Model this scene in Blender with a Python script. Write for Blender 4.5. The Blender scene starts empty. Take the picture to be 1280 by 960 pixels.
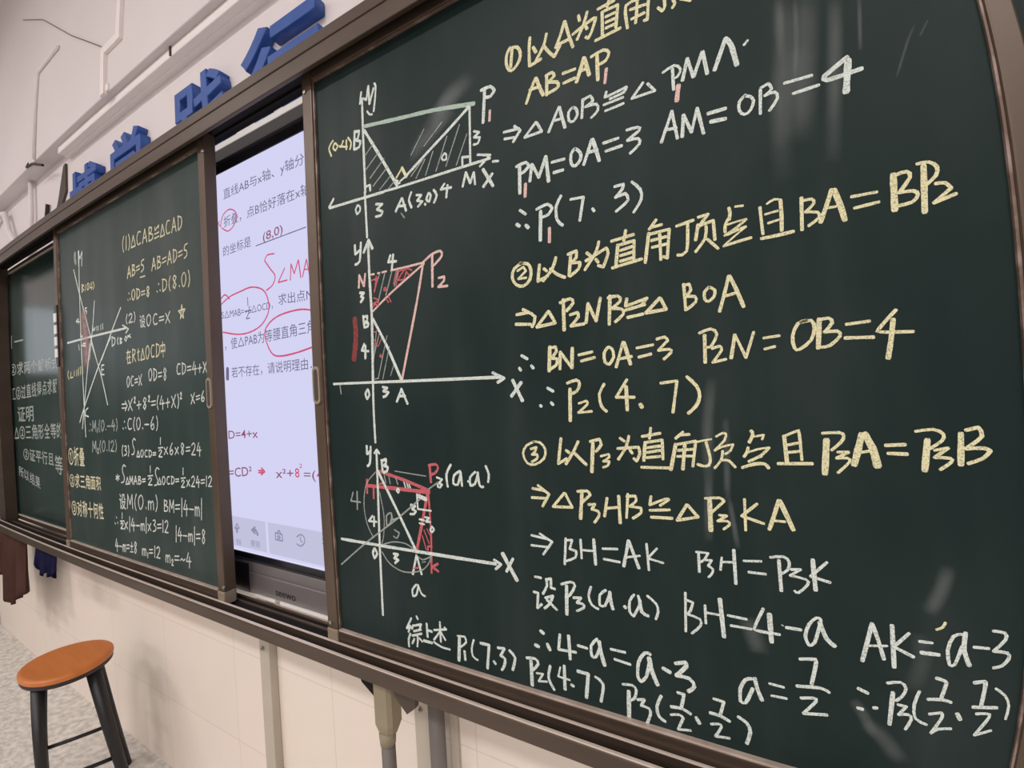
import bpy, bmesh, math, random
from mathutils import Vector, Matrix
random.seed(7)
S = bpy.context.scene
C = S.collection
ZF = 2.03                      # top edge of the writing surface above the floor

# ------------------------------------------------------------------ camera
cd = bpy.data.cameras.new('camera')
cam = bpy.data.objects.new('camera', cd); C.objects.link(cam)
cd.type = 'PANO'; cd.panorama_type = 'FISHEYE_LENS_POLYNOMIAL'
cd.sensor_width = 36.0; cd.sensor_height = 27.0; cd.sensor_fit = 'HORIZONTAL'
cd.fisheye_fov = math.radians(175)
cd.fisheye_polynomial_k0 = 0.0
cd.fisheye_polynomial_k1 = -0.0656989563541936
cd.fisheye_polynomial_k2 = -0.0005723964274585491
cd.fisheye_polynomial_k3 = 0.00014584081789679359
cd.fisheye_polynomial_k4 = -3.6828121648634343e-06
cd.clip_start = 0.02
R = Matrix(((0.8884081687, 0.0498903123, 0.4563352743), (0.4559489438, 0.0195330415, -0.8897915604), (-0.0533055947, 0.9985636770, -0.0053941216)))
cam.matrix_world = Matrix.Translation((0, -0.58891281, ZF - 0.6635399)) @ R.to_4x4()
S.camera = cam

# ------------------------------------------------------------------ light and exposure
S.view_settings.view_transform = 'Standard'; S.view_settings.look = 'None'
S.view_settings.exposure = 0.0; S.view_settings.gamma = 1.0; S.view_settings.use_curve_mapping = False
W = bpy.data.worlds.new('sky'); S.world = W; W.use_nodes = True
W.node_tree.nodes['Background'].inputs[0].default_value = (0.86, 0.93, 1.0, 1); W.node_tree.nodes['Background'].inputs[1].default_value = 1.15
def area(name, loc, size, energy, col, rot=(0, 0, 0)):
    l = bpy.data.lights.new(name, 'AREA'); l.shape = 'RECTANGLE'; l.size, l.size_y = size; l.energy = energy; l.color = col
    o = bpy.data.objects.new(name, l); o.location = loc; o.rotation_euler = rot; C.objects.link(o); return o
WARM = (1.0, 0.945, 0.925)
for lx in (-3.5, -0.9, 1.7):
    for ly in (-2.6, -5.0):
        area('ceiling_tube_light', (lx, ly, 3.82), (1.25, 0.25), 46, WARM)
try:
    S.cycles.use_denoising = True
    S.cycles.max_bounces = 8; S.cycles.transparent_max_bounces = 16
except Exception: pass

# ------------------------------------------------------------------ materials
def mat(name, col, rough=0.6, metal=0.0, spec=0.5, noise=None, col2=None, fac=(0.4, 0.7), bump=0.0, stretch=(1, 1, 1), emit=None, estr=1.0):
    m = bpy.data.materials.new(name); m.use_nodes = True
    nt = m.node_tree; b = nt.nodes['Principled BSDF']
    b.inputs['Base Color'].default_value = (*col, 1); b.inputs['Roughness'].default_value = rough; b.inputs['Metallic'].default_value = metal
    b.inputs['Specular IOR Level'].default_value = spec
    if emit:
        b.inputs['Emission Color'].default_value = (*emit, 1); b.inputs['Emission Strength'].default_value = estr
    if noise:
        tc = nt.nodes.new('ShaderNodeTexCoord'); mp = nt.nodes.new('ShaderNodeMapping'); mp.inputs['Scale'].default_value = stretch
        nz = nt.nodes.new('ShaderNodeTexNoise'); nz.inputs['Scale'].default_value = noise; nz.inputs['Detail'].default_value = 6
        nt.links.new(tc.outputs['Object'], mp.inputs[0]); nt.links.new(mp.outputs[0], nz.inputs['Vector'])
        rp = nt.nodes.new('ShaderNodeValToRGB'); rp.color_ramp.elements[0].position = fac[0]; rp.color_ramp.elements[1].position = fac[1]
        rp.color_ramp.elements[0].color = (*col, 1); rp.color_ramp.elements[1].color = (*(col2 or col), 1)
        nt.links.new(nz.outputs['Fac'], rp.inputs[0]); nt.links.new(rp.outputs[0], b.inputs['Base Color'])
        if bump:
            bp = nt.nodes.new('ShaderNodeBump'); bp.inputs['Strength'].default_value = bump; bp.inputs['Distance'].default_value = 0.01
            nt.links.new(nz.outputs['Fac'], bp.inputs['Height']); nt.links.new(bp.outputs[0], b.inputs['Normal'])
    return m

def wall_mat():
    m = mat('wall_paint', (0.75, 0.70, 0.71), 0.75, spec=0.3, noise=1.6, col2=(0.78, 0.73, 0.74), fac=(0.35, 0.65), bump=0.05)
    return m
def tile_mat():
    m = bpy.data.materials.new('cream_wall_tile'); m.use_nodes = True
    nt = m.node_tree; b = nt.nodes['Principled BSDF']; b.inputs['Roughness'].default_value = 0.42; b.inputs['Specular IOR Level'].default_value = 0.35
    tc = nt.nodes.new('ShaderNodeTexCoord'); mp = nt.nodes.new('ShaderNodeMapping')
    mp.inputs['Rotation'].default_value = (math.pi/2, 0, 0)
    sx = nt.nodes.new('ShaderNodeSeparateXYZ'); cx = nt.nodes.new('ShaderNodeCombineXYZ')
    nt.links.new(tc.outputs['Object'], sx.inputs[0]); nt.links.new(sx.outputs[0], cx.inputs[0]); nt.links.new(sx.outputs[2], cx.inputs[1])
    br = nt.nodes.new('ShaderNodeTexBrick'); br.offset = 0.0; br.inputs['Scale'].default_value = 1.0
    br.inputs['Brick Width'].default_value = 0.457; br.inputs['Row Height'].default_value = 0.30; br.inputs['Mortar Size'].default_value = 0.0013
    br.inputs['Color1'].default_value = (0.93, 0.835, 0.745, 1); br.inputs['Color2'].default_value = (0.915, 0.82, 0.73, 1); br.inputs['Mortar'].default_value = (0.77, 0.67, 0.58, 1)
    mv = nt.nodes.new('ShaderNodeMapping'); mv.inputs['Location'].default_value = (0.969, 0.02, 0)
    nt.links.new(cx.outputs[0], mv.inputs[0]); nt.links.new(mv.outputs[0], br.inputs['Vector'])
    nz = nt.nodes.new('ShaderNodeTexNoise'); nz.inputs['Scale'].default_value = 3.0; nz.inputs['Detail'].default_value = 5
    nt.links.new(tc.outputs['Object'], nz.inputs['Vector'])
    mx = nt.nodes.new('ShaderNodeMix'); mx.data_type = 'RGBA'; mx.blend_type = 'MULTIPLY'; mx.inputs[0].default_value = 0.07
    nt.links.new(br.outputs[0], mx.inputs[6]); nt.links.new(nz.outputs['Color'], mx.inputs[7]); nt.links.new(mx.outputs[2], b.inputs['Base Color'])
    return m
def board_mat(name, base, dust, amount, rough, spec=0.25):
    m = bpy.data.materials.new(name); m.use_nodes = True
    nt = m.node_tree; b = nt.nodes['Principled BSDF']; b.inputs['Roughness'].default_value = rough; b.inputs['Specular IOR Level'].default_value = spec
    tc = nt.nodes.new('ShaderNodeTexCoord')
    def nz(scale, st, rot=0.0):
        mp = nt.nodes.new('ShaderNodeMapping'); mp.inputs['Scale'].default_value = st; mp.inputs['Rotation'].default_value = (0, rot, 0)
        n = nt.nodes.new('ShaderNodeTexNoise'); n.inputs['Scale'].default_value = scale; n.inputs['Detail'].default_value = 5
        nt.links.new(tc.outputs['Object'], mp.inputs[0]); nt.links.new(mp.outputs[0], n.inputs['Vector'])
        r = nt.nodes.new('ShaderNodeMapRange'); r.inputs[1].default_value = 0.48; r.inputs[2].default_value = 0.80
        nt.links.new(n.outputs['Fac'], r.inputs[0]); return r.outputs[0]
    a = nz(9.0, (1, 1, 0.10)); c = nz(3.2, (1, 1, 0.8)); d = nz(11.0, (1, 1, 0.22), 0.7)
    s1 = nt.nodes.new('ShaderNodeMath'); s1.operation = 'ADD'; nt.links.new(a, s1.inputs[0]); nt.links.new(c, s1.inputs[1])
    s2 = nt.nodes.new('ShaderNodeMath'); s2.operation = 'MULTIPLY_ADD'; s2.inputs[1].default_value = 0.5
    nt.links.new(d, s2.inputs[0]); nt.links.new(s1.outputs[0], s2.inputs[2])
    s3 = nt.nodes.new('ShaderNodeMath'); s3.operation = 'MULTIPLY'; s3.inputs[1].default_value = amount; s3.use_clamp = True
    nt.links.new(s2.outputs[0], s3.inputs[0])
    mx = nt.nodes.new('ShaderNodeMix'); mx.data_type = 'RGBA'; mx.inputs[6].default_value = (*base, 1); mx.inputs[7].default_value = (*dust, 1)
    nt.links.new(s3.outputs[0], mx.inputs[0]); nt.links.new(mx.outputs[2], b.inputs['Base Color'])
    return m
def chalk_mat(name, col, cover=1.0, grain=650, soft=False):
    m = bpy.data.materials.new(name); m.use_nodes = True
    nt = m.node_tree; b = nt.nodes['Principled BSDF']; b.inputs['Base Color'].default_value = (*col, 1); b.inputs['Roughness'].default_value = 0.95; b.inputs['Specular IOR Level'].default_value = 0.05
    tc = nt.nodes.new('ShaderNodeTexCoord'); n = nt.nodes.new('ShaderNodeTexNoise'); n.inputs['Scale'].default_value = grain; n.inputs['Detail'].default_value = 2
    nt.links.new(tc.outputs['Object'], n.inputs['Vector'])
    r = nt.nodes.new('ShaderNodeMapRange'); r.inputs[1].default_value = 0.30; r.inputs[2].default_value = 0.52; r.inputs[3].default_value = 0.45*cover; r.inputs[4].default_value = cover
    nt.links.new(n.outputs['Fac'], r.inputs[0]); out = r.outputs[0]
    if soft:
        at = nt.nodes.new('ShaderNodeAttribute'); at.attribute_name = 'soft'
        mu = nt.nodes.new('ShaderNodeMath'); mu.operation = 'MULTIPLY'; nt.links.new(out, mu.inputs[0]); nt.links.new(at.outputs['Fac'], mu.inputs[1]); out = mu.outputs[0]
    nt.links.new(out, b.inputs['Alpha'])
    return m
def emis(name, col, k=1.0):
    m = bpy.data.materials.new(name); m.use_nodes = True; nt = m.node_tree
    nt.nodes.remove(nt.nodes['Principled BSDF']); e = nt.nodes.new('ShaderNodeEmission'); e.inputs[0].default_value = (*col, 1); e.inputs[1].default_value = k
    nt.links.new(e.outputs[0], nt.nodes['Material Output'].inputs[0]); return m

M = {}
M['wall'] = wall_mat(); M['wall_dim'] = mat('lower_wall_reflection_dim', (0.085, 0.105, 0.095), 0.8); M['tile'] = tile_mat()
M['beam'] = mat('beam_paint', (0.745, 0.695, 0.705), 0.75, spec=0.3, noise=2.0, col2=(0.775, 0.725, 0.735))
M['trunk'] = mat('trunking_white', (0.90, 0.84, 0.83), 0.55, spec=0.4, noise=5, col2=(0.87, 0.81, 0.80))
M['conduit'] = mat('conduit_white', (0.78, 0.725, 0.73), 0.5)
M['floor'] = mat('gritty_concrete', (0.50, 0.46, 0.42), 0.85, noise=34, col2=(0.76, 0.72, 0.67), fac=(0.32, 0.62), bump=0.3)
M['ceil'] = mat('ceiling_white', (0.74, 0.71, 0.69), 0.85)
M['room'] = mat('room_paint', (0.45, 0.42, 0.40), 0.85)
M['board_r'] = board_mat('green_chalkboard', (0.0105, 0.0235, 0.0225), (0.15, 0.17, 0.17), 0.10, 0.45, 0.14)
M['board_l'] = board_mat('green_chalkboard_lightened', (0.026, 0.046, 0.043), (0.17, 0.19, 0.18), 0.16, 0.42, 0.22)  # base lightened: grazing room reflection put into the colour
M['board_f'] = board_mat('green_chalkboard_fixed', (0.020, 0.042, 0.037), (0.17, 0.19, 0.18), 0.15, 0.17, 0.45)
M['brown'] = mat('brown_anodised', (0.072, 0.050, 0.036), 0.42, 0.30, noise=14, col2=(0.092, 0.066, 0.050), fac=(0.35, 0.7), stretch=(0.3, 1, 1))
M['stile'] = mat('brown_stile', (0.095, 0.064, 0.043), 0.40, 0.25, noise=10, col2=(0.118, 0.082, 0.060), fac=(0.42, 0.68), stretch=(1, 1, 0.25))
M['brownd'] = mat('brown_channel', (0.010, 0.008, 0.007), 0.7, spec=0.2)  # near-black puts the recess shade of rail slot and tray into the colour
M['trim'] = mat('worn_edge_trim', (0.15, 0.10, 0.078), 0.45, 0.2, noise=22, col2=(0.40, 0.30, 0.26), fac=(0.47, 0.66))
M['ledge'] = mat('worn_ledge_painted_light', (0.46, 0.37, 0.31), 0.4, 0.1, noise=30, col2=(0.58, 0.48, 0.42)); M['ridge'] = mat('pale_trim_painted_highlight', (0.72, 0.62, 0.54), 0.30, 0.25)  # ledge and ridge lightened: light from above put into their colour
M['cap'] = mat('tan_corner_cap', (0.30, 0.245, 0.18), 0.5)
M['screw'] = mat('screw_steel', (0.45, 0.43, 0.40), 0.35, 0.9)
M['black'] = mat('black_plastic', (0.012, 0.011, 0.013), 0.4)
M['dark'] = mat('dark_backing', (0.020, 0.018, 0.020), 0.6)
M['bezel'] = mat('bezel_black', (0.012, 0.012, 0.018), 0.25)
M['bezelhi'] = mat('bezel_edge_metal', (0.045, 0.042, 0.050), 0.35, 0.3)
M['chin'] = mat('chin_grey', (0.30, 0.275, 0.28), 0.40, 0.45)
M['logo'] = mat('logo_dark', (0.02, 0.018, 0.02), 0.5)
M['blue'] = mat('blue_acrylic', (0.022, 0.085, 0.35), 0.45, noise=20, col2=(0.032, 0.10, 0.38))
M['post'] = mat('post_offwhite', (0.56, 0.50, 0.42), 0.5, noise=8, col2=(0.50, 0.45, 0.38))
M['hose'] = mat('grey_hose', (0.165, 0.145, 0.135), 0.55)
M['pipe'] = mat('grey_pipe', (0.20, 0.175, 0.165), 0.5)
M['conn'] = mat('beige_connector', (0.30, 0.255, 0.17), 0.5, noise=9, col2=(0.26, 0.22, 0.15))
M['wire'] = mat('dusty_wire', (0.16, 0.13, 0.12), 0.7); M['brk'] = mat('brown_bracket', (0.075, 0.055, 0.043), 0.5, 0.2)
M['seat'] = mat('orange_wood', (0.56, 0.17, 0.038), 0.45, noise=5, col2=(0.66, 0.22, 0.058), fac=(0.3, 0.75), stretch=(1.0, 6.0, 1.0))
M['leg'] = mat('black_steel', (0.012, 0.012, 0.014), 0.45)
M['rim'] = mat('seat_rim_dark', (0.025, 0.018, 0.018), 0.5)
M['brcloth'] = mat('brown_cloth', (0.060, 0.028, 0.022), 0.9, spec=0.1, noise=6, col2=(0.085, 0.042, 0.034))
M['navy'] = mat('navy_cloth', (0.010, 0.010, 0.040), 0.9, spec=0.1)
M['white'] = mat('white_plate', (0.78, 0.78, 0.76), 0.5)
M['w'] = chalk_mat('chalk_white', (0.72, 0.80, 0.76)); M['m'] = chalk_mat('chalk_pale_green', (0.47, 0.60, 0.53))
M['y'] = chalk_mat('chalk_yellow', (0.80, 0.775, 0.50)); M['p'] = chalk_mat('chalk_pink', (0.80, 0.57, 0.53))
M['r'] = chalk_mat('chalk_red', (0.60, 0.15, 0.175)); M['g'] = chalk_mat('chalk_faint_grey', (0.62, 0.68, 0.65), 0.55)
M['k'] = chalk_mat('chalk_dark_red', (0.42, 0.10, 0.10), 0.62); M['K'] = chalk_mat('chalk_pink_smudge', (0.62, 0.40, 0.40), 0.55, 60, True)
M['z'] = chalk_mat('chalk_smear', (0.62, 0.66, 0.66), 0.115, 9, True); M['v'] = chalk_mat('chalk_weathered', (0.70, 0.77, 0.73), 0.50, 200); M['u'] = chalk_mat('chalk_yellow_small', (0.76, 0.73, 0.52), 0.92, 250)
M['t'] = chalk_mat('chalk_white_small', (0.70, 0.75, 0.72), 0.92, 250)
M['scr'] = emis('screen_glow', (0.66, 0.655, 0.90), 1.0)
M['ink'] = emis('screen_print', (0.16, 0.15, 0.24)); M['scrred'] = emis('screen_red_ink', (0.62, 0.10, 0.20)); M['maroon'] = emis('screen_maroon_ink', (0.28, 0.09, 0.17))
M['bar'] = emis('screen_toolbar', (0.54, 0.54, 0.72)); M['icon'] = emis('screen_icon', (0.28, 0.28, 0.42)); M['scrw'] = emis('screen_white_line', (0.78, 0.78, 0.97))

# ------------------------------------------------------------------ helpers
class MB:
    def __init__(s): s.bm = bmesh.new(); s.mi = 0
    def _setmi(s, faces):
        for f in faces: f.material_index = s.mi
    def box(s, x0, x1, y0, y1, z0, z1, bev=0.0, seg=2):
        n0 = set(s.bm.faces)
        r = bmesh.ops.create_cube(s.bm, size=1.0)
        vs = r['verts']
        for v in vs: v.co = Vector(((x0+x1)/2 + v.co.x*(x1-x0), (y0+y1)/2 + v.co.y*(y1-y0), (z0+z1)/2 + v.co.z*(z1-z0)))
        if bev > 0:
            es = list({e for v in vs for e in v.link_edges})
            bmesh.ops.bevel(s.bm, geom=es, offset=bev, segments=seg, affect='EDGES', profile=0.5)
        s._setmi([f for f in s.bm.faces if f not in n0]); return s
    def tube(s, pts, r, n=10, cap=True, r1=None):
        n0 = set(s.bm.faces)
        pts = [Vector(p) for p in pts]; rings = []
        up = None
        for i, p in enumerate(pts):
            a = pts[max(i-1, 0)]; b = pts[min(i+1, len(pts)-1)]
            t = (b-a).normalized()
            if up is None:
                up = Vector((0, 0, 1)) if abs(t.z) < 0.9 else Vector((0, 1, 0))
            u = (up - t*up.dot(t)).normalized(); w = t.cross(u); up = u
            rr = r if r1 is None else r + (r1-r)*i/(len(pts)-1)
            rings.append([s.bm.verts.new(p + rr*(math.cos(k*2*math.pi/n)*u + math.sin(k*2*math.pi/n)*w)) for k in range(n)])
        for a, b in zip(rings, rings[1:]):
            for k in range(n): s.bm.faces.new((a[k], a[(k+1) % n], b[(k+1) % n], b[k]))
        if cap:
            s.bm.faces.new(rings[0][::-1]); s.bm.faces.new(rings[-1])
        s._setmi([f for f in s.bm.faces if f not in n0]); return s
    def prism(s, outline, axis, d0, d1):
        """outline of 2-D points extruded along axis ('x','y','z') from d0 to d1"""
        n0 = set(s.bm.faces)
        def mk(p, d): return {'x': (d, p[0], p[1]), 'y': (p[0], d, p[1]), 'z': (p[0], p[1], d)}[axis]
        A = [s.bm.verts.new(mk(p, d0)) for p in outline]; B = [s.bm.verts.new(mk(p, d1)) for p in outline]
        k = len(outline)
        s.bm.faces.new(A); s.bm.faces.new(B[::-1])
        for i in range(k): s.bm.faces.new((A[i], B[i], B[(i+1) % k], A[(i+1) % k]))
        s._setmi([f for f in s.bm.faces if f not in n0]); return s
    def lathe(s, prof, c, n=48):
        n0 = set(s.bm.faces); rings = []
        for r, z in prof:
            if r < 1e-6: rings.append([s.bm.verts.new((c[0], c[1], z))])
            else: rings.append([s.bm.verts.new((c[0]+r*math.cos(2*math.pi*k/n), c[1]+r*math.sin(2*math.pi*k/n), z)) for k in range(n)])
        for a, b in zip(rings, rings[1:]):
            for k in range(n):
                k2 = (k+1) % n
                if len(a) == 1: s.bm.faces.new((a[0], b[k], b[k2]))
                elif len(b) == 1: s.bm.faces.new((a[k], b[0], a[k2]))
                else: s.bm.faces.new((a[k], b[k], b[k2], a[k2]))
        s._setmi([f for f in s.bm.faces if f not in n0]); return s
    def build(s, name, mats, parent=None, smooth=False):
        bmesh.ops.recalc_face_normals(s.bm, faces=s.bm.faces[:])
        me = bpy.data.meshes.new(name); s.bm.to_mesh(me); s.bm.free()
        for m in (mats if isinstance(mats, (list, tuple)) else [mats]): me.materials.append(m)
        o = bpy.data.objects.new(name, me); C.objects.link(o)
        if smooth:
            for p in me.polygons: p.use_smooth = True
        if parent is not None:
            o.parent = parent
            o.matrix_parent_inverse = PINV.get(parent.name, Matrix())
        return o
PINV = {}
def tag(o, label, cat=None, group=None, kind=None):
    if label: o['label'] = label
    if cat: o['category'] = cat
    if group: o['group'] = group
    if kind: o['kind'] = kind
    return o
def thing(name, label, cat, loc, group=None):
    o = bpy.data.objects.new(name, None); C.objects.link(o); o.location = loc; o.empty_display_size = 0.1
    PINV[o.name] = Matrix.Translation(loc).inverted()
    return tag(o, label, cat, group)
def struct(o, label=None, cat=None): o['kind'] = 'structure'; return tag(o, label, cat)

# text outlines as flat polygons in a unit frame: (verts[(u,v)], faces)
_cache = {}
def glyphs(text, offset=0.0):
    k = (text, offset)
    if k in _cache: return _cache[k]
    cu = bpy.data.curves.new('glyph', 'FONT'); cu.body = text; cu.offset = offset; cu.resolution_u = 3
    o = bpy.data.objects.new('glyph', cu); C.objects.link(o)
    dg = bpy.context.evaluated_depsgraph_get(); dg.update()
    me = bpy.data.meshes.new_from_object(o.evaluated_get(dg))
    vs = [(v.co.x, v.co.y) for v in me.vertices]; fs = [tuple(p.vertices) for p in me.polygons]
    bpy.data.objects.remove(o); bpy.data.curves.remove(cu); bpy.data.meshes.remove(me)
    _cache[k] = (vs, fs); return vs, fs

def catmull(p):
    out = []
    for i in range(len(p)-1):
        a = p[max(i-1, 0)]; b = p[i]; c = p[i+1]; d = p[min(i+2, len(p)-1)]
        L = math.dist(b, c); n = max(2, min(8, int(L/0.006)))
        for k in range(n):
            t = k/n; t2 = t*t; t3 = t2*t
            out.append(tuple(0.5*((2*b[j]) + (-a[j]+c[j])*t + (2*a[j]-5*b[j]+4*c[j]-d[j])*t2 + (-a[j]+3*b[j]-3*c[j]+d[j])*t3) for j in (0, 1)))
    out.append(p[-1]); return out
_ct = [0]
def ribbons(bm, pts, w, y, mi, rnd, soft=None):
    """a chalk stroke lying on the plane y: polyline pts [(x,z)] of width w"""
    segs = [[pts[0]]]
    for i in range(1, len(pts)):
        segs[-1].append(pts[i])
        if i < len(pts)-1:
            a = (pts[i][0]-pts[i-1][0], pts[i][1]-pts[i-1][1]); b = (pts[i+1][0]-pts[i][0], pts[i+1][1]-pts[i][1])
            la = math.hypot(*a) or 1e-9; lb = math.hypot(*b) or 1e-9
            if (a[0]*b[0]+a[1]*b[1])/(la*lb) < 0.15: segs.append([pts[i]])
    for s in segs:
        _ct[0] += 1
        yy = y - 0.000012*(_ct[0] % 40)
        q = catmull(s) if len(s) > 2 else s
        if len(q) == 2:
            L = math.dist(*q); n = max(2, min(10, int(L/0.008)))
            q = [(q[0][0]+(q[1][0]-q[0][0])*k/n, q[0][1]+(q[1][1]-q[0][1])*k/n) for k in range(n+1)]
        d0 = Vector((q[1][0]-q[0][0], q[1][1]-q[0][1])); d1 = Vector((q[-1][0]-q[-2][0], q[-1][1]-q[-2][1]))
        if d0.length > 0: d0.normalize()
        if d1.length > 0: d1.normalize()
        q = [(q[0][0]-d0.x*w*0.35, q[0][1]-d0.y*w*0.35)] + list(q) + [(q[-1][0]+d1.x*w*0.35, q[-1][1]+d1.y*w*0.35)]
        prev = None; N = len(q)
        if soft is not None:
            w0 = w; rows = []
            for i in range(N):
                a = q[max(i-1, 0)]; b = q[min(i+1, N-1)]; t = Vector((b[0]-a[0], b[1]-a[1]))
                if t.length < 1e-9: continue
                t.normalize(); nn = Vector((-t.y, t.x)); f = i/(N-1); e = min(1.0, f/0.3, (1-f)/0.3)
                row = []
                for k, v in ((-0.9, 0), (-0.35, 0.7), (0, 1), (0.35, 0.7), (0.9, 0)):
                    vt = bm.verts.new((q[i][0]+nn.x*w0*k, yy, q[i][1]+nn.y*w0*k)); vt[soft] = v*e; row.append(vt)
                rows.append(row)
            for ra, rb in zip(rows, rows[1:]):
                for k in range(4): bm.faces.new((ra[k], ra[k+1], rb[k+1], rb[k])).material_index = mi
            continue
        for i in range(N):
            a = q[max(i-1, 0)]; b = q[min(i+1, N-1)]
            t = Vector((b[0]-a[0], b[1]-a[1]))
            if t.length < 1e-9: continue
            t.normalize(); nn = Vector((-t.y, t.x))
            k = 0.62 if i in (0, N-1) else rnd.uniform(0.88, 1.08)
            h = nn*(w*0.5*k)
            cur = (bm.verts.new((q[i][0]+h.x, yy, q[i][1]+h.y)), bm.verts.new((q[i][0]-h.x, yy, q[i][1]-h.y)))
            if prev:
                f = bm.faces.new((prev[0], prev[1], cur[1], cur[0])); f.material_index = mi
            prev = cur
def decode(s):
    """'c|w|x z x z ...' records in tenths of a millimetre"""
    for rec in s.split(';'):
        if rec:
            c, w, body = rec.split('|'); v = [int(t) for t in body.split()]
            yield c, int(w)*1e-4, [(v[i]*1e-4, ZF+v[i+1]*1e-4) for i in range(0, len(v), 2)]
def writing(name, label, y, data, texts, parent):
    """strokes and glyph outlines on a board plane, one mesh"""
    bm = bmesh.new(); mats = []; rnd = random.Random(3); lay = bm.verts.layers.float.new('soft')
    def slot(c):
        if M[c] not in mats: mats.append(M[c])
        return mats.index(M[c])
    for c, w, pts in decode(data): ribbons(bm, pts, w, y, slot(c), rnd, lay if c in 'zK' else None)
    for txt, c, x0, z0, x1, z1, h, off in texts:
        vs, fs = glyphs(txt, off)
        if not vs: continue
        wid = max(v[0] for v in vs); lo = min(v[0] for v in vs); sc = 1.0/(wid-lo)
        bv = [bm.verts.new((x0+(x1-x0)*(u-lo)*sc, y-0.0001, ZF+z0+(z1-z0)*(u-lo)*sc+h*(v-0.0)/0.80)) for u, v in vs]
        mi = slot(c)
        for f in fs:
            try: bm.faces.new([bv[i] for i in f]).material_index = mi
            except ValueError: pass
    for f in bm.faces:
        if f.normal.y > 0: f.normal_flip()
    bm.normal_update()
    for f in bm.faces:
        if f.normal.y > 0: f.normal_flip()
    me = bpy.data.meshes.new(name); bm.to_mesh(me); bm.free()
    for m in mats: me.materials.append(m)
    o = bpy.data.objects.new(name, me); C.objects.link(o); o.parent = parent; o.matrix_parent_inverse = PINV.get(parent.name, Matrix())
    if label: o['label'] = label
    return o

# ------------------------------------------------------------------ the room
WY = 0.15
m = MB(); m.mi = 0; m.box(-4.19, 3.5, WY, WY+0.2, 1.6, 4.0); m.mi = 1; m.box(-4.19, 3.5, WY, WY+0.2, -0.1, 1.6)
struct(m.build('wall_front', [M['wall'], M['tile']]))
struct(MB().box(-5.3, 3.6, -6.6, 1.6, -0.1, 0.0).build('floor', M['floor']))
struct(MB().box(-5.3, 3.6, -6.6, 1.6, 4.0, 4.1).build('ceiling', M['ceil']))
m = MB(); m.mi = 1; m.box(-5.3, -5.1, -6.5, 1.5, 0, 1.68); m.mi = 0; m.box(-5.3, -5.1, -6.5, 1.5, 2.28, 4.0); m.box(-5.3, -5.1, -0.42, 1.5, 1.68, 2.28); m.box(-5.3, -5.1, -6.5, -2.3, 1.68, 2.28)  # unseen lower part darkened to dim its reflection in the fixed board
struct(m.build('wall_left', [M['wall'], M['wall_dim']]))
m = MB(); m.box(3.5, 3.6, -6.5, 1.5, 0, 4.0); struct(m.build('wall_right', M['room']))
m = MB(); m.box(-5.3, 3.6, -6.6, -6.5, 0, 4.0); struct(m.build('wall_back', M['room']))
m = MB(); m.box(-5.1, 3.5, 1.3, 1.5, 0, 4.0); struct(m.build('wall_recess', M['room']))
m = MB()
for y0, y1, z0, z1 in ((-2.3, -0.42, 1.68, 1.70), (-2.3, -0.42, 2.26, 2.28), (-2.3, -2.27, 1.70, 2.26), (-0.45, -0.42, 1.70, 2.26), (-1.40, -1.37, 1.70, 2.26)): m.box(-5.24, -5.16, y0, y1, z0, z1)
struct(m.build('window_1', M['white']))
# stepped beam over the board
struct(MB().box(-4.19, 3.5, 0.083, WY+0.02, ZF+0.507, 4.0, 0.004).build('ceiling_beam', M['beam']))
m = MB(); m.box(-2.56, 3.5, 0.105, WY+0.01, ZF+0.474, ZF+0.5065, 0.003); m.box(-2.56, 3.5, 0.129, WY+0.01, ZF+0.4715, ZF+0.475)
struct(m.build('trim_1', M['trunk']))

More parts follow.
